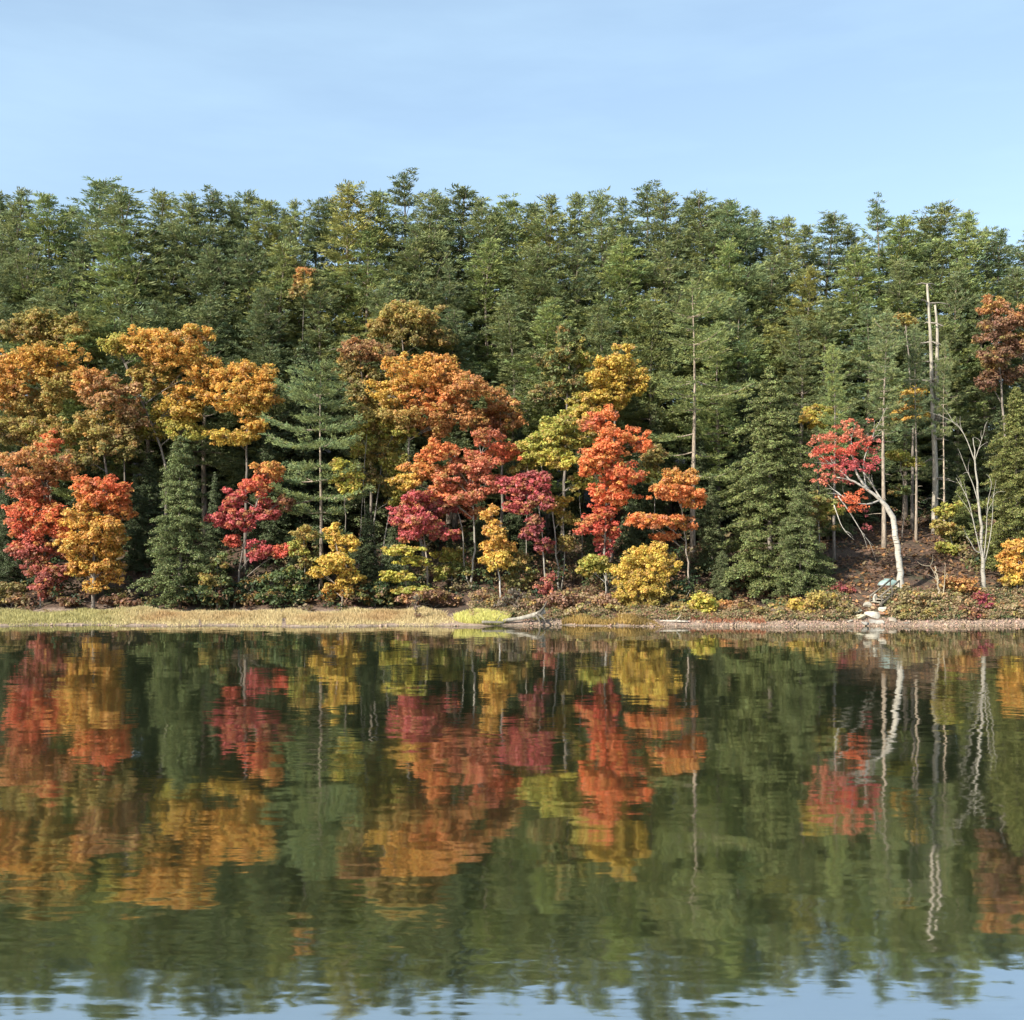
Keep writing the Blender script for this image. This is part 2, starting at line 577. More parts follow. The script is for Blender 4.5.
def pine_parts(seed, H, cb, Lmax, dz, open_=0.0, plates=False, blades=26, wid=0.055, tip_flat=False, stubs=True):
    """white pine: whorls of level limbs carrying flat plumes of needles; returns trunk mesh, crown mesh"""
    rng = np.random.default_rng(seed)
    zs = np.linspace(0, H, 14)
    tp = np.stack([0.012 * H * np.sin(zs * 0.25 + rng.uniform(0, 6)) * zs / H, 0.012 * H * np.sin(zs * 0.21 + rng.uniform(0, 6)) * zs / H, zs], 1)
    r0 = 0.0115 * H
    tb = Tubes()
    tr = r0 * (1 - 0.93 * (zs / H) ** 0.9)
    tr[0] *= 1.3
    tp0 = tp.copy()
    tp0[0, 2] = -0.6
    tb.add(tp0, tr, 9)
    on = lambda z: np.array([np.interp(z, zs, tp[:, 0]), np.interp(z, zs, tp[:, 1]), z])
    pos, dirs = [], []
    z = cb * H
    lean = rng.uniform(0, 6.28)
    while z < H - 0.25:
        t = (z - cb * H) / (H - cb * H)
        prof = Lmax * ((1 - t) ** (0.36 if plates else 0.6 if tip_flat else 0.64) * 0.95 + 0.05) * (0.66 + 0.34 * min(1, t / 0.25))
        k = rng.integers(5, 8)
        a0 = rng.uniform(0, 6.28)
        whorl = rng.uniform(0.62, 1.2)
        wel = rng.normal() * 3
        for i in range(k):
            if rng.random() < open_:
                continue
            az = a0 + i * 2 * math.pi / k + rng.normal() * 0.28
            L = prof * whorl * rng.uniform(0.5, 1.2) * (1 + 0.15 * math.cos(az - lean))
            el = radians((1 if plates else 3) + (10 if plates else 50) * t ** 2.4 + rng.normal() * 3 + wel)
            h = np.array([math.cos(az), math.sin(az), 0])
            lat = np.array([-h[1], h[0], 0])
            s = np.linspace(0, 1, 6)
            sag = -0.05 * L * np.sin(s * math.pi) + (0.10 if plates else 0.20) * L * s ** 2.2
            path = on(z) + h * (L * math.cos(el) * s)[:, None] + np.array([0, 0, 1]) * (L * math.sin(el) * s + sag)[:, None]
            tb.add(path, np.linspace(0.016 + 0.011 * L, 0.008, 6), 4, False)
            ss = np.arange((0.40 if plates and t < .45 else 0.22 if plates else 0.36 if t < 0.6 else 0.08), 1.02, 0.36 / max(L, 0.36))
            for q in ss:
                c = np.array([np.interp(q, s, path[:, j]) for j in range(3)])
                w = (0.30 if plates else 0.24) * L * math.sin(math.pi * min(1, q ** 0.9 * 0.92)) + 0.12
                nl = 1 + int(w / 0.27)
                for v in (np.linspace(-1, 1, nl) if nl > 1 else [0]):
                    if rng.random() < 0.12:
                        continue
                    pos.append(c + lat * w * v + h * rng.normal() * 0.12 + [0, 0, rng.normal() * 0.045 - 0.10 * abs(v) * w])
                    dirs.append(h * 0.75 + lat * v * 0.55)
        z += dz * rng.uniform(0.7, 1.35) * (1 - 0.58 * t ** 1.5)
    for q in range(6):
        pos.append(on(H - .15 - .22 * q) + rng.normal(size=3) * [0.05 + .03 * q, 0.05 + .03 * q, 0.06])
        dirs.append(np.array([0, 0, 0.8]) + rng.normal(size=3) * 0.2)
    if stubs:
        for zz in np.arange(0.15 * H, cb * H, 0.8):     # dead snapped limbs below the crown
            az = rng.uniform(0, 6.28)
            L = rng.uniform(0.4, 1.8)
            h = np.array([math.cos(az), math.sin(az), rng.uniform(-0.15, 0.2)])
            tb.add([on(zz), on(zz) + h * L * 0.6, on(zz) + h * L + [0, 0, -0.08]], [0.04, 0.025, 0.01], 4, False)
    pos, dirs = np.array(pos), np.array(dirs)
    M, n = len(pos), blades
    d = unit(dirs[:, None] * 0.9 + np.array([0, 0, 0.25 if plates else 0.36]) + rng.normal(size=(M, n, 3)) * (0.5, 0.5, 0.28 if plates else 0.32)).reshape(-1, 3)
    p = np.repeat(pos, n, 0) + rng.normal(size=(M * n, 3)) * [0.13, 0.13, 0.05]
    ln = rng.uniform(0.20, 0.40, (M * n, 1))
    sd = unit(np.cross(d, rng.normal(size=(M * n, 3)))) * wid * rng.uniform(0.6, 1.2, (M * n, 1))
    V = np.stack([p - sd * 0.5, p + d * ln * 0.5 - sd * 0.62, p + d * ln, p + d * ln * 0.5 + sd * 0.62], 1)
    base = np.array([0.208, 0.240, 0.098])
    cc = base * np.repeat(rng.uniform(0.78, 1.2, (M, 1)), n, 0) * rng.normal(1, 0.14, (M * n, 1)).clip(0.6, 1.4)
    cc = cc * (1 + np.repeat(rng.normal(0, 0.07, (M, 1)), n, 0) * np.array([1.6, 0.6, -0.6]))
    return tb.mesh("trunk", M_BARK), leaf_mesh("crown", [(V, cc.clip(0.005, 1))], M_NEEDLE)


def hemlock_parts(seed, H, W, dz=0.36, cb=0.03, power=0.75, leaf=0.2, nleaf=15, droop=0.16, fill=1.0):
    """hemlock or cedar: short drooping limbs from ground to tip, clothed in small flat sprays"""
    rng = np.random.default_rng(seed)
    tb = Tubes()
    zs = np.linspace(-0.4, H, 9)
    tb.add(np.stack([0.05 * np.sin(zs), 0.05 * np.cos(zs * 0.8), zs], 1), 0.014 * H * (1 - 0.94 * np.linspace(0, 1, 9)), 7)
    cen, rad = [], []
    z = cb * H + 0.25
    while z < H - 0.1:
        t = z / H
        prof = W * (1 - t) ** power * (0.72 + 0.28 * min(1, t / 0.1)) + 0.1
        k = int(rng.integers(4, 7))
        a0 = rng.uniform(0, 6.28)
        for i in range(k):
            az = a0 + i * 6.283 / k + rng.normal() * 0.3
            L = prof * rng.uniform(0.45, 1.22)
            h = np.array([math.cos(az), math.sin(az), 0])
            lat = np.array([-h[1], h[0], 0])
            s = np.linspace(0, 1, 5)
            path = np.array([0, 0, z]) + h * (L * s)[:, None] + np.array([0, 0, 1]) * (0.12 * L * s - (droop + 0.12) * L * s ** 2)[:, None]
            tb.add(path, np.linspace(0.012 + 0.008 * L, 0.006, 5), 3, False)
            for q in np.arange(max(0.25, 0.42 - 0.2 / max(L, 0.3)), 1.05, 0.36 / max(L, 0.36) / fill):
                c = np.array([np.interp(q, s, path[:, j]) for j in range(3)])
                w = 0.28 * L * (1.05 - q) + 0.1
                for v in (-1, 0, 1) if w > 0.25 else (0,):
                    cen.append(c + lat * v * w * rng.uniform(0.6, 1.1) + rng.normal(size=3) * 0.07)
                    rad.append(rng.uniform(0.22, 0.42))
        z += dz * rng.uniform(0.7, 1.3)
    for _ in range(4):
        cen.append(np.array([0, 0, H - 0.1 + rng.uniform(-0.2, 0.12)]) + rng.normal(size=3) * 0.06)
        rad.append(0.16)
    cen, rad = np.array(cen), np.array(rad)
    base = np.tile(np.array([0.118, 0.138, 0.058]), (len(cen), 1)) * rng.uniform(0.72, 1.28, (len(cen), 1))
    V, cc = clump_leaves(cen, rad, nleaf * 3, leaf * 0.56, 0.5, base, rng, 0.9, 0.2)
    return tb.mesh("trunk", M_BARK), leaf_mesh("crown", [(V, cc)], M_NEEDLE)


def place(name, label, parts, Hv, px, py_top, D, wx=1.0, colour=(1, 1, 1), bark=(1, 1, 1), cat="tree", group=None, rz=0.0, base_px=None):
    """stand a conifer so that its tip shows at (px, py_top) from its own distance D"""
    bx = ((base_px if base_px is not None else px) - CX) / F * D
    z0 = g1(bx, D)
    H = P(px, py_top, D)[2] - z0 - 0.35
    s = H / Hv
    t = root(name, (bx, D, z0), label, cat, group)
    t.scale = (s * wx, s * wx, s)
    t.rotation_euler = (0, 0, rz)
    link("trunk", parts[0], t, bark)
    link("crown", parts[1], t, colour)
    return t


# ------------------------------------------------------------------ the setting
def build_terrain():
    xs = np.concatenate([np.linspace(-900, -70, 30), np.arange(-68, 68.01, 0.8), np.linspace(70, 900, 30)])
    ys = np.concatenate([np.linspace(-300, 12, 30), np.linspace(14, 64, 12), np.arange(65, 84, 0.4), np.arange(84, 140, 1.0), np.linspace(142, 1500, 40)])
    X, Y = np.meshgrid(xs, ys, indexing="ij")
    Z = ground(X, Y)
    rough = 0.05 * np.sin(X * 3.1 + np.sin(Y * 2.3) * 2) * np.sin(Y * 3.7 + X) * smooth(0.5, 3, Y - shore(X))
    Z = Z + np.where((Y > 60) & (Y < 140), rough, 0)
    V = np.stack([X, Y, Z], -1).reshape(-1, 3)
    nx, ny = len(xs), len(ys)
    i, j = np.meshgrid(np.arange(nx - 1), np.arange(ny - 1), indexing="ij")
    a = i * ny + j
    q = np.stack([a, a + ny, a + ny + 1, a + 1], -1).reshape(-1, 4)
    o = link("ground", mesh_from("ground", V, q.ravel(), np.full(len(q), 4), ground_material(), None, True))
    o["kind"] = "structure"
    o["label"] = "wooded hillside floor of rust leaf litter sloping to the pond"
    w = mesh_from("water", [(-900, -300, 0), (900, -300, 0), (900, 76, 0), (-900, 76, 0)], [0, 1, 2, 3], [4], water_material())
    o = link("water", w)
    o["kind"] = "structure"
    o["label"] = "calm dark pond mirroring the autumn trees"


build_terrain()

PINES = "white pines covering the hillside"
HEMS = "dark hemlocks in the forest shade"
AUT = "autumn broadleaf trees along the shore"
SHR = "shrubs along the waterline"

# ------------------------------------------------------------------ pines
VAR = []
for sd, H, cb, Lm, dz, op in ((1, 27, .18, 5.6, 1.4, .06), (2, 27, .16, 5.0, 1.3, .05), (3, 28, .22, 6.2, 1.6, .12), (4, 26, .16, 5.5, 1.4, .06), (5, 27, .20, 5.9, 1.5, .12), (6, 26, .16, 4.8, 1.25, .04), (7, 28, .20, 5.6, 1.45, .08)):
    VAR.append((pine_parts(sd * 31, H, cb, Lm, dz, op), H))
VAR.append((pine_parts(88, 27, .35, 5.6, 1.4, .22, tip_flat=True), 27))        # 7: open, plumed

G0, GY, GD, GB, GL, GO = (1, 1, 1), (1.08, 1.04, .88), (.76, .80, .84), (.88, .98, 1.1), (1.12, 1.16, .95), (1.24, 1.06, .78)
SKY = [  # x, top y, distance, variant, width, tint, label
    (-6, 189, 121, 0, 1.0, GD, "dark pine cut by the left edge of the photo, first on the skyline"),
    (18, 187, 119, 1, .9, G0, "pine second from the left on the skyline, its top flat and even"),
    (46, 190, 118, 5, 1.0, GL, "grey-green rounded pine on the skyline just left of the open plumed pine"),
    (97, 179, 124, 7, 1.0, GB, "open plumed pine with gaps of sky between its limbs, near the left end"),
    (128, 186, 117, 3, 1.1, G0, "broad yellow-lit pine immediately right of the open plumed pine"),
    (158, 186, 121, 6, 1.0, GY, "brownish green pine on the skyline straight above the golden maple"),
    (187, 190, 118, 1, .95, G0, "pine in the even skyline stretch, second right of the broad yellow-lit pine"),
    (213, 186, 120, 2, .9, GD, "ragged brown-green pine on the skyline above the bright golden crown"),
    (243, 187, 121, 4, .9, GD, "pine with a twiggy forked tip left of the dip in the skyline"),
    (268, 197, 119, 5, .9, GY, "short olive pine left of the skyline dip above the plated shore pine"),
    (292, 197, 118, 0, .85, G0, "small pine at the bottom of the skyline dip, with a rounded top"),
    (316, 195, 124, 6, .8, GD, "thin dark pine peeking over the skyline just left of the yellowish pine"),
    (350, 181, 117, 3, 1.05, GO, "yellowish olive pine, the warmest coloured crown on the skyline"),
    (377, 188, 119, 5, .95, GY, "pine wedged between the yellowish pine and the tallest pine"),
    (402, 169, 121, 2, .95, GD, "tallest pine on the skyline with a dark tufted tip"),
    (430, 187, 118, 6, .9, G0, "pine directly right of the tallest skyline pine, one step lower"),
    (457, 183, 122, 4, 1.0, GD, "dark pointed pine right of the tallest, darker than both its neighbours"),
    (485, 197, 119, 1, .95, G0, "low pine right of the dark pointed pine on the skyline"),
    (515, 199, 120, 7, .75, GL, "lowest thin-topped pine at the middle of the skyline"),
    (552, 192, 118, 0, 1.0, GY, "full olive-green pine on the skyline above the pale green tree"),
    (577, 191, 121, 5, .85, G0, "narrow pine between two fuller ones above the tall yellow tree"),
    (601, 187, 118, 3, 1.0, G0, "light green pine on the skyline straight above the tall yellow tree"),
    (645, 181, 121, 2, 1.0, GD, "tall dark spiky pine, the highest on the right half of the skyline"),
    (668, 186, 119, 6, .9, G0, "pine touching the right side of the tall dark spiky pine"),
    (706, 189, 120, 4, 1.0, G0, "broad layered pine on the skyline above the bare-trunked shore pine"),
    (735, 198, 118, 1, .9, GB, "grey-green pine sloping down right of the broad layered skyline pine"),
    (757, 207, 121, 0, .9, G0, "pine on the falling skyline above the big dense hemlock"),
    (786, 214, 118, 5, .9, GY, "small blunt pine left of the skyline notch above the big hemlock"),
    (828, 210, 121, 3, .9, GD, "compact dark pine standing alone between two skyline notches"),
    (877, 198, 120, 2, .95, GB, "spire-topped bluish pine above the leaning white birch"),
    (906, 212, 118, 6, .9, GL, "lower bright green pine between the two spire-topped pines"),
    (937, 198, 120, 4, .95, G0, "spire-topped pine straight above the tall dead-limbed trunk"),
    (964, 209, 118, 1, .95, GL, "bright green sloping pine right of the last skyline spire"),
    (1004, 227, 119, 0, .95, GB, "pine above the rust maple near the right end of the skyline"),
    (4, 200, 124, 2, .9, GD, "pine seen only as a dark tip between the first two skyline pines"),
    (72, 203, 124, 6, .9, GD, "low dark tip filling the gap left of the open plumed pine"),
    (228, 198, 124, 0, .9, G0, "pine tip in the gap above the bright golden crown"),
    (280, 205, 124, 4, .9, GD, "dark tip behind the two small pines of the skyline dip"),
    (336, 197, 124, 1, .9, G0, "pine tip just left of the yellowish pine's peak"),
    (444, 196, 125, 0, .9, G0, "pine tip in the notch left of the dark pointed pine"),
    (500, 205, 124, 3, .9, GD, "dark tip behind the lowest stretch in the middle of the skyline"),
    (533, 200, 123, 5, .9, G0, "rounded tip left of the full olive-green skyline pine"),
    (624, 195, 124, 0, .9, G0, "pine tip in the notch left of the tall dark spiky pine"),
    (688, 197, 124, 1, .9, GD, "dark tip in the notch left of the broad layered skyline pine"),
    (721, 200, 124, 6, .9, G0, "pine tip right behind the broad layered skyline pine"),
    (771, 216, 124, 2, .9, GD, "dark tip on the falling skyline above the big hemlock's right edge"),
    (806, 222, 123, 5, .9, G0, "pine tip down in the first skyline notch on the right"),
    (852, 222, 123, 3, .9, G0, "pine tip down in the second skyline notch, left of the bluish spire"),
    (921, 214, 124, 0, .9, GD, "dark tip left of the spire above the dead-limbed trunk"),
    (985, 224, 123, 4, .9, G0, "pine tip above the left side of the rust maple at the right"),
    (1034, 224, 121, 5, .9, G0, "pine cut by the right edge of the photo on the skyline"),
]
MID = [
    (-2, 262, 104, 2, .95, GD, "shaded pine at the left edge, below the skyline, with pale dead limbs"),
    (30, 236, 109, 4, .95, G0, "pine below the skyline, second from the left edge, in front of flat tops"),
    (78, 238, 110, 1, .95, GD, "dusky pine below the open plumed pine"),
    (118, 226, 107, 3, 1.1, GL, "sweeping light green pine hanging over the broad golden maple"),
    (165, 246, 110, 0, 1.0, G0, "pine in the second row above the golden maple, left of its middle"),
    (208, 240, 109, 6, 1.0, GD, "dark second-row pine above the gap between the two golden crowns"),
    (246, 236, 110, 5, .9, GD, "grey dark pine in the second row above the bright golden crown"),
    (282, 240, 108, 3, .95, GY, "olive pine in the second row under the skyline dip"),
    (318, 268, 104, 1, .9, G0, "mid-slope pine behind the tip of the plated shore pine"),
    (366, 226, 107, 2, 1.05, GL, "large sunlit pine below the yellowish skyline pine"),
    (412, 232, 109, 4, .95, G0, "pine in the second row below the tallest skyline pine"),
    (450, 262, 104, 0, 1.0, GD, "dark pine right of the olive-yellow mid-slope tree"),
    (490, 236, 109, 5, 1.0, GL, "bright green pine in the second row under the lowest skyline point"),
    (512, 290, 100, 3, 1.0, G0, "low mid-slope pine above the rust brown tree"),
    (536, 240, 108, 6, .95, G0, "second-row pine left of the crown over the pale green tree"),
    (580, 236, 109, 2, .95, GD, "shadowed second-row pine above the pale green tree"),
    (622, 236, 107, 1, 1.1, GL, "wide light green pine in the second row above the tall yellow tree"),
    (652, 284, 101, 4, .9, GY, "olive mid-slope pine between the yellow tree and the bare-trunked pine"),
    (668, 238, 109, 0, .95, G0, "second-row pine below the tall dark spiky pine"),
    (728, 236, 108, 3, 1.0, GL, "light green second-row pine up right of the bare-trunked pine"),
    (738, 292, 101, 2, .95, GD, "pine with a pale exposed trunk left of the big hemlock's tip"),
    (775, 252, 108, 5, 1.0, G0, "second-row pine straight above the big hemlock"),
    (806, 262, 105, 4, .9, GO, "tawny pine above the right shoulder of the big hemlock"),
    (826, 296, 100, 1, 1.0, G0, "mid-slope pine up left of the red leaves on the birch"),
    (851, 244, 108, 0, 1.0, GL, "fresh green pine in the second row left of the bluish spire"),
    (868, 300, 99, 2, 1.0, GB, "blue-grey pine with long drooping limbs straight above the birch's red leaves"),
    (898, 254, 107, 6, .95, G0, "second-row pine between the two spires above the dead-limbed trunk"),
    (960, 254, 108, 3, .95, GL, "bright pine in the second row up right of the dead-limbed trunk"),
    (150, 296, 99, 4, 1.0, GD, "shaded pine low behind the top of the golden maple"),
    (205, 296, 101, 0, 1.0, GD, "dark pine just above the right half of the golden maple"),
    (92, 300, 100, 5, 1.0, GL, "green pine left above the golden maple's lime edge"),
    (455, 306, 99, 6, 1.0, GD, "dark pine between the olive-yellow tree and the rust brown oak"),
    (548, 296, 98, 1, .95, GL, "soft light green pine straight behind the pale green tree"),
    (605, 302, 98, 0, 1.0, G0, "full pine just above the tall clear yellow tree's crown"),
    (718, 318, 96, 5, .9, GL, "yellow-green pine between the bare-trunked pine and the hemlock tip"),
    (800, 312, 97, 3, .95, G0, "green pine leaning over the big hemlock's tip from the right"),
    (905, 318, 99, 4, .95, GD, "dark pine left of the broken top of the dead-limbed trunk"),
    (945, 312, 101, 1, .9, G0, "pine between the dead-limbed trunk and the rust maple"),
    (388, 276, 102, 5, .95, G0, "pine straight above the olive-yellow mid-slope tree"),
    (268, 284, 101, 6, .95, GD, "dark pine beside the high orange wisp, on its left"),
    (50, 284, 102, 1, .95, G0, "pine straight behind the olive-yellow oak top near the left edge"),
    (985, 290, 103, 5, .85, GD, "dark pine left of the rust maple near the right edge"),
    (1022, 262, 106, 4, .9, G0, "pine behind the rust maple at the right edge"),
]
rs = np.random.default_rng(5)
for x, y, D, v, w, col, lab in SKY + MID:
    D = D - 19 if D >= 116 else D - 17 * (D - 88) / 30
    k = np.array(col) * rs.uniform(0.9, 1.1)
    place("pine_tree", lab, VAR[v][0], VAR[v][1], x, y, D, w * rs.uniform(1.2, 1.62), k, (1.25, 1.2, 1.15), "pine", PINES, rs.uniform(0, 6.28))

# pines of their own shape near the water
p12 = pine_parts(404, 18, .16, 5.4, 1.5, .16, plates=True, blades=22, stubs=False)
place("pine_tree", "shore pine with flat shelf-like grey-green boughs between the crimson tree and yellow saplings", p12, 18, 321, 358, 80.5, .86, (.84, .9, .84), (1.6, 1.5, 1.4), "pine", PINES, .6)
p31 = pine_parts(911, 22, .24, 5.8, 1.7, .26, plates=True, blades=18)
place("pine_tree", "pine with a bare pale trunk and flat level boughs left of the big hemlock", p31, 22, 693, 272, 86, .95, (.95, .96, .82), (1.8, 1.72, 1.58), "pine", PINES, 2.1)
p34 = pine_parts(555, 24, .50, 3.8, 1.0, .15)
place("pine_tree", "pine trunk standing directly behind the leaning white birch, pale on its sunny side", p34, 24, 884, 306, 83, .9, G0, (1.7, 1.65, 1.55), "pine", PINES, 1.0)
p36 = pine_parts(556, 24, .52, 3.8, 1.0, .2)
place("pine_tree", "slender pine with a pale trunk right of the tall dead-limbed trunk", p36, 24, 957, 268, 95, .75, GD, (2.8, 2.7, 2.4), "pine", PINES, 4.0)
place("pine_tree", "dark-trunked pine rising out of the low green boughs left of the birch", p34, 24, 834, 340, 80.5, .72, GL, (1.2, 1.2, 1.2), "pine", PINES, 3.0)
place("pine_tree", "thin pine behind the bare white stems and yellow-green hemlock near the right edge", p36, 24, 987, 300, 97, .6, GD, (2.8, 2.7, 2.4), "pine", PINES, .4)


place("pine_tree", "slim pine left of the tall dead-limbed trunk, its boughs reaching across to it", p34, 24, 916, 322, 85.5, .62, GD, (1.7, 1.65, 1.55), "pine", PINES, 5.1)
place("pine_tree", "slim pine right of the tall dead-limbed trunk, its boughs brushing it", p36, 24, 944, 336, 86.5, .55, G0, (2.2, 2.1, 1.9), "pine", PINES, 2.6)


def snag():
    D = 88
    bx = (934 - CX) / F * D
    base = np.array([bx, D, g1(bx, D)])
    t = root("dead_pine", base, "tall half-dead pine, bare whitish trunk with broken limbs, right of the birch", "pine", PINES)
    rng = np.random.default_rng(77)
    tb = Tubes()
    path = resample([base - [0, 0, .3], P(936, 470, D), P(932, 400, D), P(931, 340, D), P(927, 284, D)], 14)
    tb.add(path, 0.27 * (1 - .7 * np.linspace(0, 1, 14)), 9)
    link("trunk", tb.mesh("trunk", M_PALE, origin=base), t, (1.2, 1.17, 1.1))
    sb = Tubes()
    p2 = resample([P(938, 420, D), P(936, 380, D), P(938, 330, D), P(935, 305, D)], 10)
    sb.add(p2, 0.2 * (1 - .6 * np.linspace(0, 1, 10)), 8)
    link("stem", sb.mesh("stem", M_PALE, origin=base), t, (1.2, 1.17, 1.1))
    for i, z in enumerate(np.linspace(2, 12.6, 46)):
        k = int(np.argmin(np.abs(path[:, 2] - base[2] - z * 1.6)))
        bb = Tubes()
        az = rng.uniform(0, 6.28)
        L = rng.uniform(.8, 2.6) * (1.15 - z / 26)
        h = np.array([math.cos(az), math.sin(az) * .7, rng.uniform(-.25, .15)])
        o = path[k]
        bb.add([o, o + h * L * .5 + [0, 0, .05], o + h * L + [0, 0, -.1]], [.075, .05, .018], 5, False)
        link("branch", bb.mesh("branch", M_PALE, origin=base), t, (.8, .78, .74))


snag()

# ------------------------------------------------------------------ hemlocks
HV = [(hemlock_parts(21, 12, 2.9), 12), (hemlock_parts(22, 12, 2.4, .34), 12), (hemlock_parts(23, 10, 2.8, .34, droop=.22), 10), (hemlock_parts(24, 7, 2.5, .3, power=.6), 7)]
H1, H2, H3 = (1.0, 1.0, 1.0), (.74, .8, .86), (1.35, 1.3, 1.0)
b30 = hemlock_parts(301, 16, 4.6, .40, power=.62, leaf=.21, nleaf=17, fill=1.1)
place("hemlock_tree", "big dense dark green hemlock, widest conifer on the shore, right of the orange tree", b30, 16, 770, 362, 78.5, 1.02, (1.25, 1.22, 1.0), G0, "hemlock", HEMS, .3)
b30b = hemlock_parts(302, 10, 3.6, .36, power=.6, leaf=.2, nleaf=16)
place("hemlock_tree", "low spreading hemlock with drooping boughs at the right foot of the big one", b30b, 10, 800, 478, 74.5, .88, (1.1, 1.1, .98), G0, "hemlock", HEMS, 1.2)
b9 = hemlock_parts(303, 12.5, 3.5, .38, power=.55, leaf=.2, nleaf=17)
place("hemlock_tree", "grey-green bushy hemlock right of the gold tree with the red top", b9, 12.5, 180, 430, 78.6, .9, (1.3, 1.32, 1.2), G0, "hemlock", HEMS, 2.2)
b36 = hemlock_parts(304, 15, 4.0, .40, power=.6, leaf=.21, nleaf=16)
place("hemlock_tree", "yellow-green hemlock behind the bare white stems at the right edge", b36, 15, 1016, 382, 77.5, .95, (1.45, 1.3, .95), G0, "hemlock", HEMS, 3.3)
HEM = [
    (270, 318, 94, 1, 1.2, H2, "dark pointed hemlock on the mid slope right of the bright golden crown"),
    (303, 338, 92, 0, 1.1, H2, "dark hemlock directly left of the plated shore pine's tip"),
    (232, 330, 97, 1, 1.2, H2, "hemlock rising in shade behind the bright golden crown"),
    (352, 352, 93, 0, 1.1, H1, "green hemlock right of the plated pine's tip, under the olive-yellow tree"),
    (8, 470, 82, 0, .9, H2, "shaded hemlock at the left edge beside the red and orange tree"),
    (135, 470, 86, 1, .9, H2, "shaded hemlock showing between the gold tree and the grey-green hemlock"),
    (215, 468, 85, 1, .9, H2, "shaded hemlock behind the left side of the crimson tree"),
    (268, 425, 88, 0, .9, H2, "shaded hemlock behind the orange tip of the crimson tree"),
    (300, 520, 81, 2, .9, H2, "low dark hemlock under the plated pine's left boughs"),
    (368, 500, 82, 2, .9, H2, "low dark hemlock right of the small yellow tree by the marsh"),
    (395, 520, 81, 3, .9, H2, "young dark hemlock behind the crimson maple's left trunk"),
    (450, 530, 83, 2, .9, H2, "dark hemlock under the crimson and salmon crowns"),
    (480, 480, 86, 1, .9, H2, "shaded hemlock behind the salmon tree's slim trunks"),
    (520, 420, 89, 0, 1.0, H2, "dark hemlock between the rust tree and the lime tree with leaning trunk"),
    (522, 530, 82, 2, .9, H2, "low hemlock in shade between the thin gold tree and wine-red tree"),
    (590, 530, 82, 3, .9, H2, "young hemlock in shade between the twin pale stems and the orange maple"),
    (640, 430, 88, 0, .95, H2, "dark hemlock filling the gap right of the bright orange maple"),
    (655, 400, 91, 1, 1.0, H1, "green hemlock behind the two-tiered orange tree, left of the bare trunk"),
    (632, 520, 81, 2, .9, H2, "low dark hemlock above the yellow willow shrub"),
    (712, 470, 83, 1, 1.0, H1, "narrow hemlock between the two-tiered orange tree and the big hemlock"),
    (722, 545, 77, 3, .8, H1, "small hemlock at the left foot of the big hemlock"),
    (745, 360, 92, 1, 1.0, H2, "hemlock tip showing behind the big hemlock's left shoulder"),
    (828, 400, 87, 0, 1.0, H1, "hemlock behind the big one on its right, above the low boughs"),
    (858, 430, 90, 0, 1.0, H2, "shaded hemlock behind the birch's red leaves"),
    (908, 440, 94, 1, 1.1, H2, "dark hemlock between the birch and the dead-limbed trunk"),
    (962, 470, 84, 2, 1.0, H3, "small yellowish hemlock left of the bare white stems"),
    (948, 420, 93, 1, 1.0, H2, "dim hemlock right of the dead-limbed trunk"),
    (820, 545, 75, 3, .95, H1, "bushy young hemlock low above the yellow-olive shore shrub"),
    (410, 430, 90, 0, 1.0, H2, "dark hemlock hidden between the olive-green tree and the big orange maple"),
    (570, 400, 92, 1, 1.0, H1, "green hemlock behind the lime tree with the leaning trunk"),
    (22, 428, 88, 0, 1.1, H2, "dim hemlock between the golden-orange oak and the red and orange maple"),
    (150, 448, 88, 0, 1.1, H2, "dim hemlock under the golden maple's lower tiers"),
    (190, 380, 96, 1, 1.2, H2, "dim hemlock behind the golden maple, only its tip clear"),
    (70, 400, 96, 0, 1.2, H2, "dim hemlock deep between the golden-orange oak and the pinkish oak"),
    (925, 410, 99, 0, 1.3, H2, "dim hemlock right behind the tall dead-limbed trunk"),
    (975, 400, 96, 1, 1.3, H2, "dim hemlock behind the tips of the bare white stems"),
    (1000, 400, 92, 0, 1.2, H2, "dim hemlock under the rust maple at the right edge"),
    (655, 370, 98, 0, 1.2, H2, "dim hemlock up the slope left of the bare pale-trunked pine"),
    (715, 380, 97, 1, 1.2, H2, "dim hemlock up the slope right of the bare pale-trunked pine"),
    (480, 380, 97, 0, 1.2, H2, "dim hemlock behind the top of the rust brown oak"),
    (440, 345, 101, 1, 1.2, H2, "dim hemlock right behind the olive-yellow mid-slope tree"),
    (845, 355, 99, 0, 1.2, H1, "hemlock on the mid slope above the birch's highest red leaves"),
    (872, 385, 94, 1, 1.1, H2, "dim hemlock touching the slanting red-leaved birch top from behind"),
    (940, 470, 90, 2, 1.2, H2, "low dim hemlock at the foot of the dead-limbed trunk"),
    (700, 430, 90, 0, 1.0, H2, "dim hemlock behind the upper orange tier of the two-tiered maple"),
    (90, 440, 90, 0, 1.0, H2, "dim hemlock behind the pinkish brown oak"),
    (890, 395, 96, 0, 1.1, H2, "dim hemlock up the slope behind the pine trunk by the birch"),
]
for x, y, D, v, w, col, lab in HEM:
    place("hemlock_tree", lab, HV[v][0], HV[v][1], x, y, D, w, np.array(col) * rs.uniform(.9, 1.1), G0, "hemlock", HEMS, rs.uniform(0, 6.28))

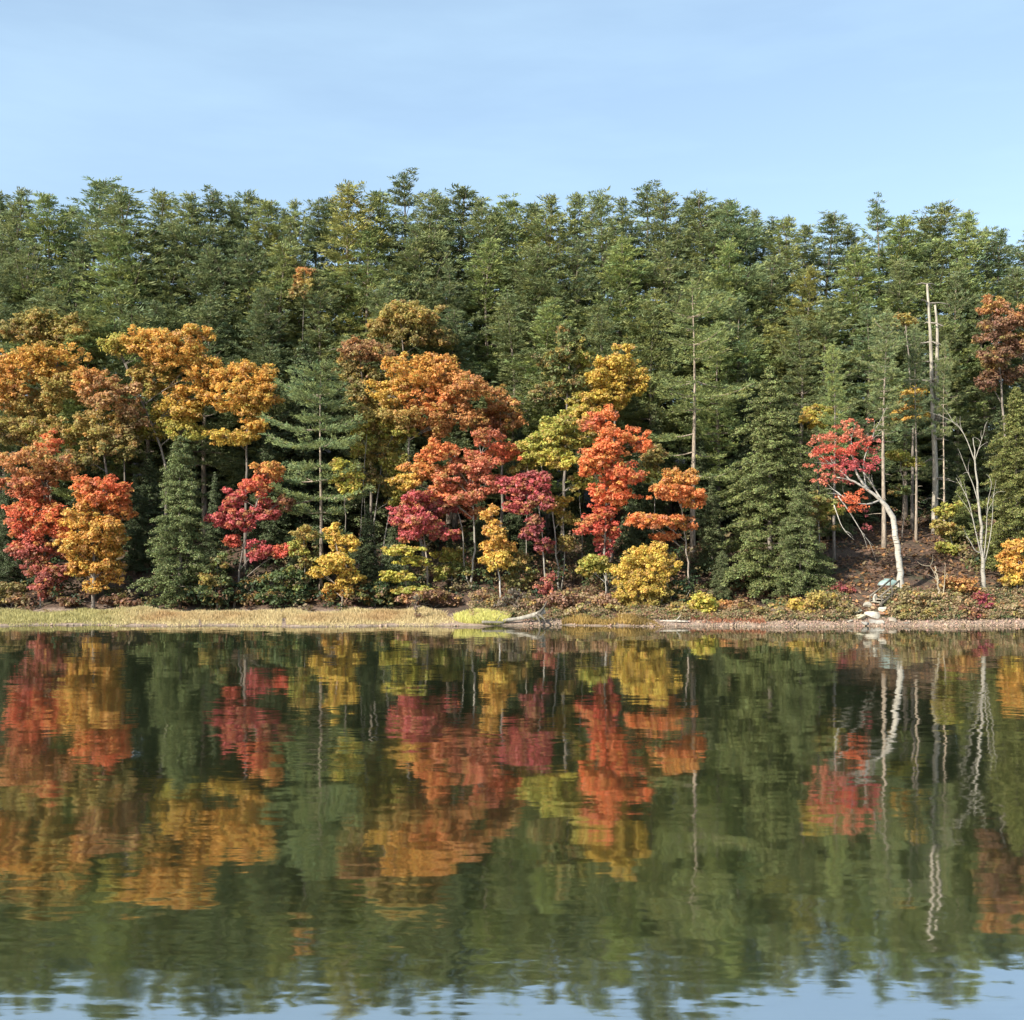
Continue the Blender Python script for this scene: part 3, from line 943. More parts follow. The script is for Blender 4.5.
# ------------------------------------------------------------------ broadleaf trees, left to right
B = broadleaf
B("oak_tree", "olive-yellow oak top above the golden-orange oak near the left edge", 48, 90.5, [(42, 318, 26, 15, "olv"), (70, 330, 22, 15, "olv"), (18, 332, 20, 14, "olvd"), (52, 338, 30, 12, "olv")], group=AUT)
B("oak_tree", "large golden-orange oak turning olive below, at the left edge", 34, 86, [(18, 366, 30, 24, "gold"), (52, 360, 30, 20, "gold"), (2, 392, 24, 26, "goldor"), (62, 386, 28, 18, "olv"), (28, 408, 32, 22, "olv"), (52, 432, 32, 20, "olv"), (10, 430, 20, 16, "olvd")], group=AUT)
B("oak_tree", "pinkish brown oak left of the golden maple", 110, 84.5, [(108, 392, 27, 22, "pinkb"), (92, 380, 18, 14, "goldor"), (98, 425, 32, 20, "olv"), (124, 446, 22, 18, "olvd"), (84, 460, 26, 12, "olvd"), (130, 415, 16, 16, "pinkb")], stems=[((124, 520), (125, 490), (124, 455))], group=AUT)
B("maple_tree", "broad golden maple with a high dome and yellow-green lower tiers", 165, 86, [(150, 347, 28, 20, "gold"), (182, 350, 32, 22, "gold"), (206, 372, 24, 18, "gold"), (150, 378, 28, 18, "olv"), (116, 344, 15, 13, "lime"), (174, 412, 26, 15, "yel2"), (192, 394, 22, 14, "gold"), (150, 425, 18, 12, "lime"), (182, 432, 20, 10, "lime")], group=AUT)
B("maple_tree", "bright golden-yellow maple crown with a flat lower tier, left of the plated pine", 245, 85, [(247, 376, 32, 18, "gold"), (234, 396, 26, 17, "gold"), (262, 392, 18, 14, "gold"), (230, 438, 26, 8, "yel2"), (256, 424, 14, 10, "gold"), (246, 410, 18, 10, "yel2")], group=AUT)
B("maple_tree", "red and orange maple by the marsh at the left edge", 46, 79.5, [(45, 442, 15, 12, "orr"), (36, 464, 30, 18, "rust"), (62, 470, 16, 14, "rust"), (28, 488, 26, 16, "rustr"), (36, 508, 28, 15, "orr"), (56, 522, 20, 18, "orr"), (24, 530, 18, 15, "red"), (40, 548, 20, 14, "pink"), (64, 548, 12, 12, "sal")], group=AUT)
B("maple_sapling", "dusty pink sapling at the foot of the red and orange maple", 40, 78.4, [(34, 566, 15, 13, "pink"), (42, 586, 13, 11, "pink"), (52, 574, 13, 11, "pink")], r=.06, rc=.30, group=AUT)
B("maple_tree", "golden maple with an orange-red top beside the marsh", 93, 78.2, [(106, 490, 22, 14, "orr"), (86, 486, 14, 10, "or2"), (114, 508, 16, 14, "or2"), (92, 502, 18, 12, "goldor"), (84, 520, 24, 16, "gold"), (106, 530, 20, 16, "gold"), (98, 548, 26, 16, "gold"), (74, 548, 18, 14, "gold"), (80, 566, 22, 14, "gold"), (106, 568, 18, 14, "gold"), (93, 586, 13, 9, "gold")], rc=.33, group=AUT)
B("maple_tree", "crimson maple in scattered red tufts left of the plated pine", 234, 79, [(270, 470, 17, 8, "goldor"), (260, 484, 20, 11, "red"), (234, 498, 15, 10, "crm"), (222, 520, 14, 10, "crm"), (240, 518, 20, 12, "crm"), (264, 510, 18, 12, "crm"), (232, 540, 8, 9, "red"), (258, 550, 12, 14, "crm"), (284, 551, 12, 8, "red"), (284, 500, 8, 12, "brn")], bark="brown", r=.09, dens=.85, rc=.33, group=AUT)
B("birch_sapling", "small lime-yellow sapling against the plated pine's right boughs", 347, 79.6, [(344, 466, 13, 12, "limey"), (352, 488, 13, 14, "limey"), (346, 480, 14, 10, "lime")], r=.06, rc=.30, dens=.85, group=AUT)
B("birch_tree", "small bright yellow tree leaning beside the marsh grass", 342, 77.8, [(333, 533, 9, 8, "yel"), (344, 545, 14, 11, "yel"), (338, 562, 18, 12, "yel"), (347, 576, 14, 12, "yel"), (318, 573, 10, 5, "yel"), (330, 590, 11, 9, "gold"), (345, 592, 9, 7, "gold")], bark="grey", r=.08, rc=.30, group=AUT)
B("ash_tree", "loose olive-green tree with pale slender stems right of the plated pine", 380, 84, [(372, 424, 18, 14, "olv"), (394, 432, 22, 14, "lime"), (380, 450, 20, 12, "olv"), (396, 466, 20, 14, "lime"), (382, 484, 20, 12, "olvd"), (400, 498, 16, 12, "lime"), (362, 470, 12, 10, "olvd"), (404, 412, 14, 12, "olv")],
  trunk=[(372, 540), (377, 500), (384, 450)], stems=[(None, (366, 540), (364, 490)), (None, (384, 540), (396, 480))], bark="pale", r=.10, dens=.85, group=AUT)
B("maple_tree", "large orange maple with a gold left edge, centre left", 428, 84, [(412, 374, 30, 17, "gold"), (442, 374, 32, 18, "goldor"), (470, 388, 24, 17, "rust"), (392, 394, 22, 17, "yel2"), (428, 400, 34, 17, "or"), (456, 416, 26, 14, "rust"), (402, 418, 24, 12, "olv"), (432, 430, 24, 12, "rust")], trunk=[(410, 480), (406, 440), (425, 390)], bark="pale", r=.14, group=AUT)
B("oak_tree", "small rust brown oak right of the large orange maple", 500, 86, [(500, 402, 20, 18, "rust"), (488, 424, 22, 12, "rustr"), (512, 420, 13, 14, "rust")], group=AUT)
B("maple_tree", "salmon-orange maple in tiers on two slim pale trunks", 470, 80, [(440, 452, 24, 12, "or"), (424, 470, 24, 12, "goldor"), (408, 482, 14, 9, "yel2"), (448, 476, 24, 14, "sal"), (476, 464, 24, 13, "sal"), (500, 452, 22, 11, "orr"), (488, 484, 20, 10, "sal"), (462, 498, 24, 10, "sal"), (440, 496, 18, 10, "or"), (488, 436, 16, 10, "rustr"), (472, 512, 14, 7, "sal")],
  trunk=[(474, 560), (475, 520), (470, 478)], stems=[(None, (463, 570), (464, 530), (452, 495))], bark="pale", r=.10, rc=.33, dens=.9, group=AUT)
B("maple_tree", "deep crimson maple under the salmon-orange tiers", 428, 79, [(408, 512, 19, 17, "crm"), (424, 524, 24, 13, "crm"), (438, 506, 20, 13, "crmd"), (444, 534, 14, 7, "crm"), (412, 532, 18, 10, "crm"), (418, 498, 14, 10, "crm")], bark="grey", r=.09, rc=.33, group=AUT)
B("birch_tree", "thin gold tree with a white trunk left of the wine-red tree", 501, 77.5, [(490, 514, 9, 9, "gold"), (494, 532, 12, 13, "gold"), (500, 558, 14, 12, "yel"), (491, 549, 11, 11, "gold"), (506, 545, 9, 9, "gold")], trunk=[(499, 580), (496, 550), (494, 520)], bark="birch", r=.07, rc=.30, group=AUT)
B("maple_tree", "wine-red maple on a slim pinkish trunk in the middle of the shore", 547, 78.6, [(516, 484, 16, 13, "crm"), (534, 488, 18, 13, "crm"), (520, 506, 18, 10, "crm"), (544, 502, 12, 10, "crmd"), (536, 478, 16, 8, "crmd"), (534, 530, 11, 14, "crmd"), (545, 545, 9, 8, "crmd")], trunk=[(545, 570), (542, 530), (536, 490)], bark="pale", r=.075, rc=.30, dens=.85, group=AUT)
B("maple_sapling", "low lime-yellow sapling in flat layers under the crimson maple", 408, 77.3, [(404, 550, 19, 6, "limey"), (414, 561, 18, 5, "limey"), (398, 576, 16, 6, "limey"), (412, 590, 18, 6, "lime")], r=.05, rc=.30, flat=.3, group=AUT)
B("birch_tree", "tall clear yellow tree behind the bright orange maple", 612, 86, [(620, 362, 22, 15, "yel2"), (604, 380, 24, 14, "yel2"), (632, 378, 16, 14, "yel2"), (592, 402, 18, 12, "yel2"), (616, 396, 24, 12, "yel2"), (580, 398, 12, 9, "lime")], rc=.33, group=AUT)
B("ash_tree", "pale green tree left of the tall clear yellow tree", 562, 87, [(570, 342, 20, 16, "pgrn"), (556, 364, 24, 17, "pgrn"), (574, 384, 22, 14, "pgrn"), (548, 392, 18, 14, "pgrn"), (584, 360, 14, 12, "lime")], group=AUT)
B("birch_tree", "lime-yellow tree with a leaning pale trunk and twin stems left of the orange maple", 560, 80, [(556, 426, 20, 12, "lime"), (542, 444, 22, 14, "lime"), (572, 438, 16, 13, "lime"), (558, 460, 20, 11, "limey"), (580, 482, 13, 10, "lime"), (556, 504, 14, 11, "yel2"), (566, 518, 13, 8, "olv"), (566, 545, 8, 9, "olv")],
  trunk=[(557, 560), (554, 520), (545, 480), (537, 452)], stems=[(None, (566, 560), (562, 515), (566, 470))], bark="pale", r=.085, rc=.33, dens=.85, group=AUT)
B("maple_tree", "brilliant orange maple with a red foot, brightest tree on the shore", 609, 78, [(606, 420, 15, 15, "or2"), (616, 438, 22, 13, "or2"), (641, 441, 11, 9, "or2"), (588, 424, 9, 7, "sal"), (600, 456, 25, 13, "or2"), (588, 470, 12, 9, "or2"), (618, 474, 24, 13, "orr"), (606, 492, 22, 12, "orr"), (622, 496, 14, 11, "or2"), (600, 514, 18, 11, "red"), (588, 528, 15, 9, "red"), (606, 530, 14, 11, "red"), (604, 547, 7, 9, "crm")],
  trunk=[(606, 575), (604, 545), (607, 480), (609, 425)], bark="pale", r=.10, rc=.33, group=AUT)
B("maple_tree", "orange maple in two separate tiers left of the big hemlock", 690, 76.8, [(680, 478, 20, 10, "goldor"), (672, 492, 23, 10, "or"), (692, 498, 14, 9, "or"), (654, 521, 22, 8, "or"), (682, 522, 15, 9, "or"), (666, 537, 12, 5, "or"), (640, 518, 12, 6, "or")], trunk=[(688, 560), (684, 530), (680, 490)], bark="grey", r=.08, rc=.33, group=AUT)
B("birch_sapling", "small lime sapling on a pale stem under the orange maple's red foot", 607, 76, [(597, 562, 16, 7, "lime"), (588, 570, 10, 6, "lime"), (604, 568, 10, 6, "lime")], trunk=[(606, 585), (602, 562)], bark="birch", r=.05, rc=.30, dens=.9, group=AUT)
B("willow_shrub", "rounded yellow willow shrub with leaning stems over the waterline", 655, 73.6, [(646, 556, 24, 13, "yel"), (630, 572, 19, 13, "yel"), (660, 568, 19, 14, "yel2"), (628, 592, 16, 11, "yel2"), (644, 584, 22, 14, "yel2"), (662, 592, 18, 13, "olv"), (640, 603, 20, 9, "olv")], trunk=[(664, 598), (655, 575)], stems=[(None, (674, 600), (663, 575)), (None, (682, 605), (690, 590))], bark="pale", r=.05, rc=.27, leaf=.14, nleaf=34, flat=.8, dens=.8, group=SHR, cat="shrub")
B("maple_sapling", "tiny bright yellow-green rounded bush left of the big hemlock's foot", 701, 71.6, [(701, 602, 13, 9, "limey"), (694, 606, 8, 6, "limey"), (709, 606, 8, 6, "limey")], shrub=True, r=.03, rc=.3, leaf=.18, group=SHR, cat="shrub")
B("oak_tree", "olive-yellow tree on the mid slope above the large orange maple", 408, 90, [(400, 310, 22, 12, "olv"), (420, 318, 22, 12, "olv"), (384, 324, 18, 12, "olv"), (408, 334, 30, 12, "olvd"), (440, 336, 16, 12, "olvd")], group=AUT)
B("oak_tree", "dull brown oak behind the olive-green tree, mid slope", 372, 88, [(360, 350, 20, 12, "pinkb"), (380, 352, 18, 10, "pinkb"), (352, 370, 18, 14, "olvd"), (374, 378, 18, 14, "olvd"), (362, 396, 18, 14, "olvd"), (378, 404, 16, 12, "olv")], group=AUT)
B("maple_tree", "orange wisp of a maple high between pines left of the yellowish pine", 303, 94.5, [(305, 271, 10, 5, "rust"), (296, 280, 9, 5, "rust"), (311, 284, 10, 6, "olv"), (301, 294, 12, 8, "olvd")], dens=.6, r=.08, bark="dark", group=AUT)
B("maple_tree", "rust maple high on the slope at the right edge", 1003, 91, [(992, 304, 14, 9, "rust"), (1010, 316, 20, 13, "pbr"), (994, 330, 18, 13, "brn"), (1018, 342, 20, 15, "pbr"), (994, 358, 18, 14, "brn"), (1012, 374, 20, 13, "brn"), (985, 380, 14, 10, "brn"), (1030, 320, 18, 16, "rust")], group=AUT)
B("maple_tree", "small golden tree behind the dead-limbed trunk", 912, 89.5, [(914, 396, 15, 12, "yel2"), (906, 412, 15, 11, "gold"), (924, 412, 12, 9, "yel2"), (908, 318, 14, 8, "olv")], dens=.85, group=AUT)
B("birch_sapling", "lime leaves in shade between the birch and dead-limbed trunk", 902, 86, [(902, 455, 13, 6, "lime"), (914, 462, 10, 5, "lime"), (900, 490, 12, 6, "pgrn")], r=.06, rc=.30, dens=.8, group=AUT)
B("birch_sapling", "yellowish sapling high beside the big hemlock's right shoulder", 820, 82, [(820, 410, 14, 9, "lime"), (812, 420, 10, 7, "yel2"), (826, 424, 10, 7, "lime")], r=.06, rc=.30, dens=.7, group=AUT)
B("birch_tree", "golden tree cut by the right edge above the crimson bush", 1014, 73.5, [(1016, 548, 12, 10, "gold"), (1010, 562, 12, 9, "gold"), (1022, 566, 12, 12, "gold"), (1012, 578, 10, 7, "yel2"), (1008, 602, 14, 5, "yel"), (1022, 598, 10, 6, "yel")], trunk=[(1018, 585), (1018, 555)], bark="birch", r=.06, rc=.30, group=AUT)

for lab, px, D, lob in (
    ("pale green sapling boughs low above the young hemlock left of the birch", 822, 77.0, [(818, 500, 18, 7, "pgrn"), (830, 508, 14, 6, "lime"), (812, 516, 16, 7, "pgrn"), (826, 526, 12, 6, "grn")]),
    ("olive-yellow sapling between the crimson tree and the plated pine's foot", 304, 78.6, [(304, 535, 12, 9, "olv"), (298, 550, 11, 8, "lime"), (308, 562, 12, 9, "olvd")]),
    ("lime-green sapling behind the salmon tree's slim pale trunks", 452, 80.5, [(450, 555, 15, 8, "lime"), (460, 568, 13, 8, "pgrn"), (444, 574, 13, 7, "lime")]),
    ("loose yellow-green sapling between the lime leaning tree and wine-red tree", 527, 81, [(528, 452, 12, 14, "lime"), (522, 470, 10, 10, "olv")]),
    ("olive sapling in shade between the thin gold tree and the wine-red tree", 518, 78.5, [(516, 560, 12, 10, "olv"), (524, 574, 12, 9, "pgrn"), (512, 580, 10, 7, "olvd")]),
    ("yellow-green sapling above the plated pine's right tip, under the brown oak", 358, 83, [(362, 440, 14, 14, "lime"), (368, 416, 12, 10, "olv"), (356, 430, 10, 10, "limey")]),
    ("green-gold sapling between the tall clear yellow tree and the orange maple", 583, 82, [(582, 418, 14, 11, "yel2"), (590, 436, 10, 9, "lime"), (574, 412, 10, 8, "lime")]),
    ("olive sapling right of the bright orange maple, above the upper orange tier", 652, 82, [(650, 462, 12, 9, "olv"), (660, 452, 12, 8, "olvd"), (646, 476, 10, 8, "lime")]),
    ("light green sapling at the grey-green hemlock's right foot", 218, 78, [(216, 565, 10, 9, "pgrn"), (222, 580, 11, 8, "grn"), (210, 578, 9, 7, "olv")]),
    ("yellow-green sapling in the shade right of the tall dead-limbed trunk", 953, 82, [(950, 510, 12, 9, "lime"), (944, 528, 12, 8, "olv"), (958, 534, 14, 9, "pgrn"), (946, 548, 13, 7, "lime")]),
):
    B("birch_sapling", lab, px, D, lob, r=.045, rc=.30, dens=.8, bark="pale", group=AUT)

# ------------------------------------------------------------------ the leaning birch and the bare tree
def stem_tree(name, label, px, D, trunk, limbs, bark, colour=(1, 1, 1), leaves=(), group=AUT):
    bx = (px - CX) / F * D
    base = np.array([bx, D, g1(bx, D)])
    t = root(name, base, label, "tree", group)
    rng = np.random.default_rng(hash_str(label))
    mat = BARKS[bark][0]
    tb = Tubes()
    pts = [base - [0, 0, .3]] + [P(x, y, D + dy) for x, y, dy, _ in trunk]
    rad = [trunk[0][3] * 1.35] + [q[3] for q in trunk]
    k = 26
    path = resample(pts, k)
    path[2:-2] += rng.normal(size=(k - 4, 3)) * [.035, .03, 0]
    d = np.concatenate([[0], np.cumsum(np.linalg.norm(np.diff(np.array(pts), axis=0), axis=1))])
    tb.add(path, np.interp(np.linspace(0, d[-1], k), d, rad), 10)
    link("trunk", tb.mesh("trunk", mat, origin=base), t, colour)
    for lm in limbs:
        pp = resample([P(x, y, D + dy) for x, y, dy in lm[1]], 9)
        bb = Tubes()
        bb.add(pp, np.linspace(lm[0], max(.012, lm[0] * .25), 9), 7)
        for _ in range(lm[2]):
            i = rng.integers(3, 9)
            dirn = unit(pp[min(i, 8)] - pp[i - 2] + rng.normal(size=3) * .22)
            L = rng.uniform(.5, 1.3)
            bb.add(bez(pp[i], pp[i] + dirn * L * .5 + [0, 0, .1], pp[i] + dirn * L + rng.normal(size=3) * .25, 5), np.linspace(.022, .006, 5), 4, False)
        link("branch", bb.mesh("branch", mat, origin=base), t, colour)
    if leaves:
        ch = []
        for lx, ly, rx, ry, dy, ck, dens in leaves:
            c = P(lx, ly, D + dy)
            R = np.array([rx, rx * .8, ry]) / F * D
            pc = lobe_clumps(c, R * 1.15, .24, rng, dens * .40, .2)
            V, cc = clump_leaves(pc, .27 * rng.uniform(.5, 1.3, len(pc)), 17, .14, .6, np.tile(C(ck), (len(pc), 1)), rng, .1)
            ch.append((V - base, cc))
        link("crown", leaf_mesh("crown", ch, M_LEAF), t)
    return t


stem_tree("birch_tree", "leaning white birch bent left at mid height, carrying thin red leaves", 900, 72.6,
          [(900, 574, 0, .205), (898, 552, 0, .195), (895, 530, .02, .185), (892, 514, 0, .175), (888, 507, 0, .16), (879, 498, -.1, .11), (867, 489, -.2, .085), (852, 480, -.3, .06), (836, 477, -.3, .03)],
          [(.10, [(868, 489, -.2), (858, 478, -.1), (854, 468, 0), (851, 440, .2)], 7), (.07, [(880, 500, -.1), (868, 505, -.5), (858, 504, -.7), (842, 496, -.9)], 5),
           (.08, [(886, 506, 0), (876, 492, .4), (870, 480, .6), (862, 470, .9)], 6), (.06, [(850, 480, -.3), (840, 470, -.2), (828, 462, 0)], 6),
           (.05, [(866, 488, -.2), (862, 460, .3), (872, 440, .6), (876, 428, .7)], 6), (.05, [(838, 496, -.6), (850, 512, -.3), (866, 540, .2), (874, 546, .4)], 3), (.04, [(834, 505, .3), (842, 528, .2), (852, 538, .2)], 2)],
          "birch", (.86, .84, .8),
          [(828, 440, 16, 9, .1, "sal", .5), (842, 436, 14, 8, .3, "sal", .45), (872, 448, 12, 9, .4, "pink", .45), (836, 478, 14, 9, 0, "pink", .4), (832, 452, 20, 9, 0, "red", .7), (846, 464, 20, 9, -.2, "crm", .6), (852, 448, 18, 8, .3, "red", .5), (822, 472, 14, 12, 0, "sal", .4), (855, 428, 16, 10, .4, "sal", .35), (868, 462, 12, 7, .4, "crm", .45),
           (848, 500, 14, 8, -.7, "orr", .75), (858, 506, 8, 5, -.6, "orr", .6), (866, 436, 12, 8, .4, "sal", .3), (812, 458, 10, 8, .2, "sal", .3), (864, 520, 9, 10, .2, "crmd", .3)])
stem_tree("bare_birch", "leafless white tree with several upright stems near the right edge", 984, 73,
          [(983, 565, 0, .125), (982, 545, 0, .10), (979, 505, .1, .08), (976, 470, .1, .055), (973, 438, .2, .022)],
          [(0.052, [(983, 562, 0), (974, 525, -.2), (968, 495, -.3), (956, 478, -.3)], 5), (0.042, [(984, 558, 0), (987, 525, .1), (987, 500, .2), (991, 488, .2)], 5), (0.038, [(985, 562, 0), (991, 535, -.1), (993, 509, -.1), (993, 498, 0)], 3),
           (.05, [(982, 553, 0), (975, 552, -.2), (971, 542, -.3), (966, 536, -.3)], 2), (.045, [(979, 505, .1), (972, 480, 0), (966, 470, 0), (962, 458, 0)], 5), (.04, [(976, 465, .1), (968, 442, .2), (960, 425, .3), (938, 414, .4)], 5), (.03, [(975, 460, .1), (980, 445, .2), (984, 432, .3)], 4)],
          "birch", (.66, .64, .59))
stem_tree("dead_sapling", "pair of pale dead stems in the brush right of the birch", 938, 71.6, [(939, 590, 0, .06), (937, 578, 0, .05), (935, 566, 0, .03)],
          [(.05, [(941, 606, 0), (944, 590, .1), (945, 576, .1), (945, 568, .1)], 3), (.03, [(938, 584, 0), (934, 572, 0), (930, 566, 0)], 2)], "pale", (1.1, 1.02, .85), group=SHR)

# ------------------------------------------------------------------ shrubs by the water
S = lambda name, label, px, D, lobes, **k: broadleaf(name, label, px, D, lobes, shrub=True, r=.03, rc=k.pop("rc", .3), leaf=k.pop("leaf", .17), nleaf=k.pop("nleaf", 24), group=SHR, cat="shrub", twigs=k.pop("twigs", 14), **k)
S("shrub", "wide yellow-olive shrub at the foot of the low spreading hemlock", 812, 70.9, [(800, 608, 16, 9, "yel2"), (818, 600, 18, 11, "olv"), (832, 608, 14, 9, "olvd"), (814, 612, 22, 7, "olv")])
S("shrub", "crimson bush right of the dead stems, reddest shrub on the bank", 987, 71.5, [(986, 600, 12, 10, "mag"), (980, 608, 11, 8, "mag"), (994, 608, 10, 8, "crmd")])
S("shrub", "olive-brown shrub hiding the foot of the leaning birch on its right", 916, 71.0, [(908, 600, 16, 12, "tang"), (924, 604, 18, 12, "tang"), (914, 612, 22, 9, "olvd")])
S("shrub", "tan brush around the pale dead stems", 944, 71.7, [(936, 600, 14, 10, "tan"), (952, 604, 16, 9, "tan"), (940, 612, 18, 7, "tang")], dens=.75)
S("shrub", "orange-brown brush between the dead stems and the bare white tree", 958, 72.8, [(958, 584, 14, 9, "rust"), (968, 592, 12, 8, "rust"), (950, 588, 10, 7, "pbr")], dens=.8)
S("shrub", "brown bramble left of the crimson bush, low over the gravel", 966, 70.9, [(964, 612, 14, 7, "brn"), (974, 614, 10, 6, "crmd")], dens=.8)
S("shrub", "grey-green brush between the yellow-olive shrub and the wooden steps", 848, 71.2, [(846, 608, 12, 8, "tang"), (856, 611, 9, 6, "tan")], dens=.8)
S("shrub", "dark wine bush on the bank above the yellow-olive shrub", 842, 73.2, [(838, 588, 12, 6, "crmd"), (850, 592, 9, 5, "crmd"), (826, 592, 9, 5, "brn")], dens=.8)
S("shrub", "pinkish brown brush under the twin pale stems, middle of the shore", 562, 72.6, [(556, 600, 14, 9, "pbr"), (570, 602, 14, 9, "brn"), (562, 608, 20, 7, "pbr")], dens=.75)
S("shrub", "tan brush left of the yellow willow shrub", 596, 72.4, [(590, 602, 14, 8, "tan"), (604, 600, 12, 8, "pbr"), (598, 609, 18, 6, "tang")], dens=.75)
S("shrub", "reddish twigs at the foot of the wine-red tree's pinkish trunk", 546, 75.0, [(546, 590, 9, 9, "pink"), (550, 580, 8, 8, "pink")], dens=.6)
S("shrub", "grey twiggy brush above the fallen log", 520, 72.8, [(512, 603, 13, 8, "grey"), (528, 603, 13, 8, "brn"), (520, 596, 12, 7, "grey")], dens=.6)
S("shrub", "brown and green brush left of the fallen log", 484, 73.6, [(476, 600, 12, 8, "tang"), (492, 602, 10, 7, "olvd"), (484, 594, 8, 6, "pbr")], dens=.7)
S("shrub", "dull reddish brush under the low layered lime sapling", 432, 76.5, [(410, 598, 12, 6, "pbr"), (424, 594, 12, 7, "brn"), (440, 596, 13, 7, "brn"), (452, 600, 10, 5, "pbr")], dens=.8)
S("shrub", "grey twig bush standing out of the marsh grass below the layered sapling", 415, 70.6, [(415, 606, 6, 12, "grey"), (416, 618, 5, 6, "brn")], dens=.5, leaf=.12)
S("shrub", "leafy green bush behind the marsh between the crimson and small yellow trees", 285, 78.4, [(268, 580, 14, 12, "grn"), (288, 576, 16, 14, "grn"), (280, 594, 22, 9, "grn"), (300, 592, 12, 10, "dgrn")], leaf=.2, rc=.36)
S("shrub", "dark green bush at the marsh edge under the crimson tree", 245, 78.6, [(236, 592, 14, 10, "dgrn"), (252, 586, 14, 12, "dgrn"), (248, 598, 16, 7, "dgrn")], leaf=.2, rc=.36)
S("shrub", "dark bush under the grey-green hemlock's right side", 210, 78.2, [(204, 594, 14, 9, "dgrn"), (216, 600, 12, 6, "dgrn")], leaf=.2)
S("shrub", "dark bush right of the small bright yellow tree", 375, 78.4, [(366, 592, 12, 10, "dgrn"), (382, 590, 14, 12, "dgrn"), (376, 600, 18, 6, "grn")], leaf=.2)
S("shrub", "brown brush at the marsh edge on the far left", 12, 78.4, [(4, 592, 14, 10, "olvd"), (18, 598, 12, 7, "brn"), (-8, 596, 10, 9, "olvd")])
S("shrub", "low brown brush beneath the golden maple with the orange-red top", 118, 78.6, [(112, 600, 12, 5, "brn"), (126, 602, 12, 5, "brn"), (70, 602, 12, 5, "brn")])
S("shrub", "olive brush under the big hemlock, right of the tiny yellow-green bush", 733, 72.2, [(726, 606, 12, 6, "rust"), (742, 606, 12, 7, "brn"), (752, 610, 10, 5, "olvd")], dens=.8)
S("shrub", "grey-green brush in shade below the yellow willow shrub's right stems", 684, 74.6, [(680, 590, 12, 12, "dgrn"), (690, 598, 10, 8, "grn")])

S("shrub", "olive brush at the waterline right of the thin whitish driftwood", 762, 70.6, [(756, 612, 12, 7, "olvd"), (770, 610, 12, 8, "tang"), (764, 616, 14, 5, "tan")], dens=.8)
S("shrub", "ragged green brush below the big hemlock's middle", 778, 71.6, [(774, 604, 12, 8, "grn"), (788, 606, 12, 8, "olvd"), (782, 611, 14, 6, "tang")], dens=.8)
S("shrub", "yellowing brush just right of the yellow willow shrub", 682, 71.2, [(678, 606, 9, 8, "olv"), (686, 611, 9, 6, "tang")], dens=.8)
S("shrub", "olive brush spilling over the tawny grass left of the willow shrub", 620, 70.9, [(614, 610, 10, 7, "olv"), (626, 612, 9, 6, "tan")], dens=.7)
S("shrub", "pale straw brush right behind the tawny grass", 580, 71.0, [(574, 611, 12, 6, "tan"), (588, 612, 11, 6, "tang")], dens=.7)
S("shrub", "tan reedy brush at the right edge below the golden tree", 1012, 70.9, [(1006, 612, 12, 8, "tan"), (1018, 608, 12, 9, "tang")], dens=.8)
S("shrub", "grey-olive brush hanging over the gravel right of the boulders", 897, 70.2, [(894, 610, 9, 8, "tang"), (904, 613, 9, 6, "olvd")], dens=.8)

# ------------------------------------------------------------------ things on the shore
def on_ground(px, D, dz=0.0):
    x = (px - CX) / F * D
    return np.array([x, D, g1(x, D) + dz])


def log():
    D = 69.3
    b = on_ground(528, D)
    t = root("fallen_log", b, "pale fallen log with a forked root end at the water, middle of the shore", "log")
    a = Tubes()
    pts = resample([P(503, 620.5, D), P(520, 618.5, D + .1), P(536, 614.5, D + .2), P(545, 611, D + .3)], 12)
    a.add(pts, np.linspace(.09, .17, 12) + RNG.normal(size=12) * .01, 9)
    link("trunk", a.mesh("trunk", M_WOOD, origin=b), t, (1.1, 1.06, .98))
    for e in (((538, 614, D), (543, 617, D - .4), (546, 622, D - .5)), ((538, 614, D), (543, 609, D + .1), (547, 601, D + .3)), ((536, 615, D), (540, 621, D - .3), (541, 626, D - .4))):
        r = Tubes()
        r.add(resample([P(*q) for q in e], 7), np.linspace(.11, .025, 7), 6)
        link("root", r.mesh("root", M_WOOD, origin=b), t, (.35, .32, .28))


log()


def simple_log(label, pts, r, colour):
    w = [P(*q) for q in pts]
    b = w[0]
    t = root("fallen_log", b, label, "log")
    a = Tubes()
    a.add(resample(w, 10), np.linspace(r, r * .55, 10), 8)
    link("trunk", a.mesh("trunk", M_WOOD, origin=b), t, colour)
    s = Tubes()
    s.add(resample([w[0] * .4 + w[-1] * .6, w[0] * .35 + w[-1] * .65 + [.1, .1, .2], w[0] * .3 + w[-1] * .7 + [.2, .1, .45]], 5), np.linspace(r * .4, .015, 5), 5)
    link("branch", s.mesh("branch", M_WOOD, origin=b), t, colour)


simple_log("thin whitish driftwood log lying at the waterline under the willow shrub", [(656, 621.5, 69.4), (670, 621, 69.3), (688, 621.5, 69.2)], .09, (1.45, 1.42, 1.36))
simple_log("grey log floating flat just left of the forked fallen log", [(482, 622, 68.7), (492, 622, 68.6), (504, 622.5, 68.6)], .10, (.55, .52, .45))


